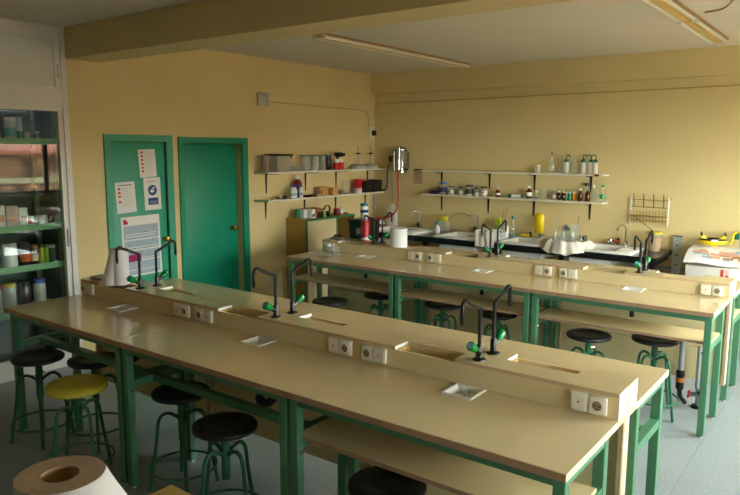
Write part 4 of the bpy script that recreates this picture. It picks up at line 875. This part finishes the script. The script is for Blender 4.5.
# ------------------------------------------------------------------ table and box at the right of the back wall
r = thing('side_table', 'brown wooden table behind the right end of the far island', 'table', (4.02, .80, 0))
B(-.55, .55, -.36, .36, .595, .62).build('tabletop', 'wood_brown', r, bevel=.003)
for x in (-.50, .50):
    for y in (-.31, .31): B(x - .03, x + .03, y - .03, y + .03, 0, .5945).build('leg', 'wood_brown', r)
r = thing('cardboard_carton', 'white cardboard box with red printed tape behind the far island', 'box', (3.80, .66, .6205))
B(-.32, .32, -.13, .13, 0, .235).build('body', 'sheet_white', r, bevel=.004)
B(-.005, .075, -.1315, -.1302, .0, .23).build('tape', 'cloth_pink', r)
MB().box(.045, .07, -.133, -.1316, .14, .17).box(.045, .07, -.133, -.1316, .03, .06).box(.0, .025, -.133, -.1316, .10, .22).build('red_print', 'print_red', r)
r = thing('storage_box', 'taller pale box behind the white cardboard box, under the newspaper', 'box', (3.80, .955, .6205)); B(-.34, .34, -.155, .155, 0, .335).build('body', 'cream_plastic', r, bevel=.004); B(-.345, .345, -.158, .158, .3355, .348).build('lid', 'sheet_white', r, bevel=.003)
def pz(a, b): return .884 + .112 * min(1, b * 2.4) ** .8 + .008 * math.sin(a * 9) * (1 - b) + .004 * math.sin(b * 9 + a * 4)
r = thing('newspaper', 'open printed newspaper draped over the boxes at the right', 'newspaper', (3.80, .80, 0))
PW, PD = .68, .60
def pxy(a, b): return ((a - .5) * PW - .02 * b, -.29 + PD * b + .03 * a)
MB().grid(lambda a, b: pxy(a, b) + (pz(a, b),), 16, 12).build('pages', 'paper', r, solid=.005)
for i in range(18):
    a = .12 + .8 * random.random(); b = .12 + .45 * random.random(); w_ = .025 + .05 * random.random()
    m = MB()
    m.grid(lambda u, v_: pxy(a + (u - .5) * 2 * w_ / PW, b + (v_ - .5) * .07) + (pz(a + (u - .5) * 2 * w_ / PW, b + (v_ - .5) * .07) + .0035,), 3, 3)
    m.build('printed_block', random.choice(['print_orange', 'print_grey', 'print_grey', 'print_orange', 'cardboard']), r, solid=.0008)
r = thing('yellow_bowl', 'yellow rubber bowl with black rim and two raised horns on the newspaper', 'bowl', (3.635, .97, 1.008)); r.rotation_euler = (0, 0, .35)
MB().lathe([(0, 0), (.03, 0), (.035, .012), (.06, .016), (.115, .03), (.138, .055), (.134, .068), (.09, .060), (0, .05)], 28, sy=.75).build('hull', 'yellow_rubber', r)
MB().lathe([(.131, .066), (.136, .070), (.120, .082), (.10, .084), (.09, .066)], 28, sy=.75).build('rim_band', 'black_plastic', r)
for s_ in (-1, 1):
    MB().prism([(s_ * .055, .078), (s_ * .115, .078), (s_ * .118, .125), (s_ * .10, .128)], 1, -.03, .03).build('horn', 'yellow_rubber', r, bevel=.004)
    MB().prism([(s_ * .096, .112), (s_ * .119, .108), (s_ * .120, .142), (s_ * .108, .150)], 1, -.032, .032).build('horn_tip', 'black_plastic', r, bevel=.003)
MB().box(-.03, .03, -.108, -.098, .062, .080).build('white_badge', 'white_plastic', r)
r = thing('metal_bracket', 'grey metal plate with green and yellow clamps at the right edge', 'bracket', (3.91, 1.02, 1.008)); B(-.04, .04, -.012, .012, 0, .19).build('plate', 'scale_grey', r, bevel=.002)
B(-.085, -.0405, -.03, .03, .085, .15).build('clamp', 'teal_dark', r, bevel=.004); B(.0405, .09, -.03, .03, .07, .14).build('clamp', 'bottle_green', r, bevel=.004)
MB().tube(smooth_pts([(-.06, -.02, .155), (-.09, -.03, .14), (-.10, -.03, .07), (-.12, -.03, .03)], 4), .012, 8).build('strap', 'yellow_rubber', r)
# ------------------------------------------------------------------ waste pipes under the far island
r = thing('waste_pipe', 'black and grey waste pipe with orange collar under the far island', 'pipe', (3.85, -1.18, 0)); MB().tube([(0, 0, .30), (0, 0, .55)], .02, 12).build('upper_pipe', 'grey_pipe', r); MB().lathe([(0, .14), (.022, .14), (.030, .15), (.030, .20), (.024, .205), (.024, .24), (.032, .245), (.032, .29), (.022, .2995), (0, .2995)], 14).build('trap', 'black_plastic', r); MB().lathe([(.025, .206), (.033, .206), (.033, .236), (.025, .236)], 14).build('collar', 'orange_brown', r); MB().tube(smooth_pts([(0, 0, .14), (.01, 0, .08), (.03, .02, .05), (.04, .03, .03)], 4), .018, 10).build('bend', 'black_plastic', r)
r = thing('water_valve', 'grey supply pipe with valves and red lever at the floor', 'valve', (3.965, -1.13, 0)); MB().tube([(0, 0, .16), (0, 0, .5)], .014, 10).build('pipe', 'grey_pipe', r); MB().tube([(.01, .02, .002), (.01, .01, .16)], .02, 10).build('valve_body', 'steel', r); MB().tube([(-.05, 0, .10), (.05, .0, .13)], .018, 10).build('cross_valve', 'steel', r); MB().tube([(-.05, -.02, .14), (-.055, -.03, .08)], .008, 8).build('lever', 'red_plastic', r); MB().tube([(.05, -.01, .16), (.02, -.02, .12)], .016, 8).build('wheel', 'black_metal', r); MB().lathe([(0, .001), (.05, .001), (.045, .02), (0, .022)], 14, (.01, .02, 0)).build('floor_collar', 'black_metal', r)

# ------------------------------------------------------------------ things on the islands
ZT, ZS = HB + .0005, HB + HS + .0005
def roll(name, label, x, y, z, r_out, r_in, h, flare, a0, a1, endm='paper_tan', lift=0.0):
    t = thing(name, label, 'paper roll', (x, y, z), 0, None)
    MB().lathe([(r_in, .001), (r_out, 0), (r_out, h - .001), (r_out - .001, h)], 48).build('roll', 'paper', t)
    MB().lathe([(r_out - .0008, h), (r_in, h + lift), (r_in, 0)], 48).build('end_grain', endm, t)
    MB().lathe([(r_in - .0005, .002), (r_in - .0005, h - .004), (r_in - .003, h - .004), (r_in - .003, .002), (r_in - .0005, .002)], 30).build('core', 'cardboard', t)
    if flare:
        def fn(a, b):
            th = a0 + (a1 - a0) * a; e = math.sin(PI * min(1, a * 1.15)) if a < .87 else math.sin(PI * .999)
            wgt = max(0, math.sin(PI * a)) ** .8; zz = h * (1 - b)
            rr = r_out + .002 + flare * wgt * b ** 1.1
            return (rr * math.cos(th), rr * math.sin(th), zz if a > .02 else zz)
        MB().grid(fn, 40, 10).build('loose_sheet', 'paper', t, solid=.0008)
    return t
roll('paper_roll', 'large white paper roll with tan end in the near foreground', 3.335, -5.858, .9025, .108, .046, .2575, .17, -.75, 2.0)
roll('paper_roll', 'white paper roll with flaring loose sheet on the near island spine', .63, -3.93, ZS, .062, .020, .255, .075, 2.75, 4.95)
roll('paper_roll', 'small white paper roll standing on the far island spine', 1.125, -1.105, ZS, .088, .02, .185, 0, 0, 0, endm='paper')
t = thing('tablet_case', 'black notebook lying at the left end of the near island spine', 'notebook', (.345, -3.90, ZS)); t.rotation_euler = (0, 0, .05)
B(-.085, .085, -.05, .05, 0, .012).build('pages', 'paper', t); MB().box(-.09, .09, -.055, .055, .0122, .016).box(-.09, .09, .0502, .055, 0, .0122).build('cover', 'black_plastic', t)
# foreground teacher's bench, only a corner in view
t = thing('demonstration_desk', 'pale wooden desk whose corner shows at the bottom edge', 'desk', (3.188, -5.418, 0))
B(0, 1.6, -.75, 0, .872, .902).build('desktop', 'trough_wood', t, bevel=.002)
for x in (.05, 1.5):
    for y in (-.70, -.09): B(x, x + .045, y, y + .045, 0, .8715).build('leg', 'bench_green', t)
B(.06, 1.53, -.68, -.66, .30, .87).build('modesty_panel', 'laminate_panel', t)
# far bench, left part
r = thing('paper_sheets', 'white sheets of paper under the beaker on the far bench', 'paper', (.36, -1.35, ZT)); MB().grid(lambda a, b: (-.15 + .30 * a, -.10 + .2 * b, .0008 + .003 * a * a), 4, 3).build('sheet', 'paper', r, solid=.0008); MB().grid(lambda a, b: (-.05 + .26 * a, -.16 + .18 * b, .005 + .002 * b), 4, 3).build('sheet', 'sheet_white', r, solid=.0008)
r = vessel('glass_dish', 'wide clear glass beaker on paper at the left far bench', 'beaker', .42, -1.31, ZT + .0085, [(0, 0), (.075, 0), (.082, .008), (.088, .085), (.084, .085), (.077, .01), (0, .004)], 'clear_plastic', n=26)
MB().lathe([(0, 0), (.014, 0), (.018, .012), (.012, .024), (0, .026)], 12, (.03, -.03, .0055)).build('cork', 'brown_glass', r); MB().tube([(-.06, 0, .006), (.04, .03, .07)], .006, 8).build('glass_tube', 'glass', r)
r = thing('wire_bundle', 'bundle of metal clips with red and grey leads on the far spine', 'leads', (.36, -1.115, ZS))
for i, m_ in enumerate(['steel', 'red_plastic', 'steel', 'grey_box', 'black_metal']):
    MB().tube(smooth_pts([(-.11 + .01 * i, -.03 + .012 * i, .010), (-.06, -.02 + .015 * i, .03 + .012 * (i % 3)), (.02, .03 - .016 * i, .035 + .006 * i), (.10, -.01 + .01 * i, .012)], 5), .009 if m_ != 'red_plastic' else .006, 8).build('lead', m_, r)
B(-.08, .04, -.035, .02, 0, .018).build('clip_block', 'steel', r, bevel=.004)
vessel('blue_bulb', 'dark blue ball on a small foot on the far spine', 'ball', .56, -1.005, ZS, [(0, 0), (.018, 0), (.014, .02), (.03, .03), (.036, .05), (.03, .07), (0, .084)], 'navy', n=18)
r = thing('black_bin', 'black plastic bin with grey sticker behind the far spine', 'bin', (.27, -.56, ZT)); MB().prism([(-.125, 0), (.125, 0), (.145, .28), (-.145, .28)], 1, -.11, .11).build('tub', 'black_plastic', r, bevel=.008); MB().box(-.152, .152, -.118, .118, .2805, .292).build('rim', 'black_plastic', r, bevel=.003); B(-.03, .03, -.1125, -.1105, .12, .20).build('sticker', 'grey_box', r)
vessel('red_cylinder', 'red cylindrical canister with painted white highlight behind the far taps', 'canister', .435, -.755, ZT, [(0, 0), (.044, 0), (.046, .004), (.046, .285), (.043, .29), (0, .29)], 'red_plastic', [(0, .2905), (.047, .2905), (.047, .305), (0, .306)], 'red_plastic', band(.092, .08, .12), 'white_plastic', n=22)  # white band stands in for highlights on the red
vessel('powder_jar', 'white jar with teal lid and blue mark on the black bin', 'jar', .235, -.51, ZT + .293, [(0, 0), (.043, 0), (.045, .004), (.045, .14), (.04, .15), (0, .15)], 'white_plastic', [(0, .1505), (.046, .1455), (.046, .175), (0, .176)], 'teal', band(.09, .07, .105), 'print_blue', n=18)
r = thing('plastic_bag', 'pale crumpled bag with red print behind the black taps', 'bag', (-.60, YB - .33, ZC + .0005))
MB().lathe([(0, 0), (.085, 0), (.105, .03), (.10, .08), (.07, .12), (.02, .135), (0, .135)], 22, sx=1.25, sy=.8).build('bag', 'cloth', r); MB().lathe([(.107, .028), (.1075, .05), (.104, .07)], 22, sx=1.25, sy=.8).build('red_print', 'red_dark', r)

# ------------------------------------------------------------------ ceiling lights
def lamp(label, x, y0, y1):
    r = thing('fluorescent_fitting', label, 'ceiling light', (x, (y0 + y1) / 2, H), 0, 'unlit fluorescent fittings'); hy = (y1 - y0) / 2
    MB().prism([(-.040, -.001), (.040, -.001), (.026, -.045), (-.026, -.045)], 1, -hy + .004, hy - .004).build('housing', 'lamp_cream', r)
    for s_ in (-1, 1):
        MB().tube([(s_ * .058, -hy + .03, -.034), (s_ * .058, hy - .03, -.034)], .014, 12).build('tube', 'tube_white', r)
        for y in (-hy + .02, hy - .02): B(s_ * .058 - .016, s_ * .058 + .016, y - .010, y + .010, -.050, -.001).build('lamp_holder', 'white_plastic', r)
        B(min(s_ * .0745, s_ * .079), max(s_ * .0745, s_ * .079), -hy, hy, -.02, -.001).build('side_strip', 'tube_brown', r)
lamp('unlit tube light above the far island, left row, end nearer the beam', .745, -1.87, -.745); lamp('unlit tube light above the far island, left row, end nearer the sink wall', .745, -.725, .86)
lamp('unlit tube light at the upper right, end nearer the camera', 3.63, -2.35, -.79); lamp('unlit tube light at the upper right, end nearer the sink wall', 3.63, -.77, .56)
tag(MB().tube(smooth_pts([(3.78, -.9, H - .008), (3.87, -.92, H - .007), (3.93, -.98, H - .006), (3.98, -1.10, H - .006), (4.05, -1.3, H - .006)], 4), .005, 6).build('ceiling_cable', 'tube_brown'), 'dark cable on the ceiling beside the right tube light', 'cable')

# ------------------------------------------------------------------ contents of the store behind the glass
gs_ = 'containers on the shelving behind the glass'
def sv(name, label, y, z, w_, h, m, capm, bandm=None, x=XA - .20):
    vessel(name, label, name.split('_')[-1], x, y, z + .0005, jarp(w_, h), m, jarc(w_ * 1.04, h), capm, band(w_, h * .2, h * .55) if bandm else None, bandm, n=14, group=gs_)
Z1, Z2, Z3, Z0 = 2.05, 1.30, .945, .55
sv('chemical_jar', 'jar with teal label and white lid on the top store shelf', -3.82, Z1, .10, .20, 'milky', 'white_plastic', 'teal')
sv('chemical_jar', 'squat yellow jar at the left of the top store shelf', -3.965, Z1, .12, .075, 'orange_fill', 'outlet_dark')
sv('chemical_tub', 'tall grey tub at the back of the top store shelf', -3.69, Z1, .10, .21, 'grey_box', 'grey_box', None, XA - .36)
sv('small_bottle', 'small green bottle on the top store shelf', -3.74, Z1, .045, .10, 'bottle_green', 'white_plastic')
sv('small_bottle', 'small grey bottle on the top store shelf', -3.68, Z1, .05, .09, 'grey_box', 'outlet_dark')
sv('small_bottle', 'small dark bottle at the right of the top store shelf', -3.59, Z1, .045, .085, 'dark_brown', 'white_plastic')
for i, (y, w_, h, m_, lb) in enumerate([(-4.0, .10, .20, 'sheet_white', 'white carton on the middle store shelf, at the frame edge'), (-3.89, .10, .19, 'cloth_pink', 'pinkish carton on the middle store shelf'), (-3.795, .07, .17, 'white_plastic', 'narrow white carton on the middle store shelf')]):
    t = thing('reagent_carton', lb, 'carton', (XA - .16, y, Z2 + .0005), 0, gs_); B(-.04, .04, -w_ / 2, w_ / 2, 0, h).build('body', m_, t, bevel=.002); B(.0402, .041, -w_ / 2 + .01, w_ / 2 - .01, h * .3, h * .6).build('label_print', 'print_orange', t)
sv('small_bottle', 'small bottle with red label on the middle store shelf', -3.70, Z2, .06, .10, 'white_plastic', 'dark_brown', 'red_plastic')
sv('chemical_jar', 'wide grey jar on the middle store shelf', -3.60, Z2, .11, .09, 'grey_box', 'grey_box')
sv('small_bottle', 'dark bottle at the right end of the middle store shelf', -3.515, Z2, .07, .10, 'dark_brown', 'red_dark')
sv('chemical_tin', 'big white tin on the lower store shelf', -3.91, Z3, .14, .22, 'white_plastic', 'grey_box')
sv('chemical_jar', 'dark can with orange band on the lower store shelf', -3.765, Z3, .10, .21, 'dark_brown', 'black_plastic', 'orange')
sv('small_bottle', 'brown bottle with cream label on the lower store shelf', -3.685, Z3, .07, .18, 'brown_glass', 'wood_brown', 'cream_plastic')
sv('chemical_tube', 'first yellow tube on the lower store shelf', -3.62, Z3, .04, .17, 'yellow_seat', 'outlet_dark')
sv('chemical_tube', 'second yellow tube, right of the first, on the lower store shelf', -3.575, Z3, .04, .17, 'lime', 'outlet_dark')
sv('chemical_tin', 'grey tin at the right end of the lower store shelf', -3.525, Z3, .07, .16, 'closet_dark', 'grey_box')
for i, (y, m_) in enumerate([(-4.05, 'milky'), (-3.93, 'milky'), (-3.80, 'brown_glass'), (-3.66, 'milky')]):
    sv('large_bottle', ['large pale bottle on the bottom store shelf, leftmost', 'large pale bottle on the bottom store shelf, second', 'large brown bottle on the bottom store shelf', 'large pale bottle on the bottom store shelf, rightmost'][i], y, Z0, .11, .26, m_, ['red_plastic', 'yellow_seat', 'black_plastic', 'blue_cap'][i])
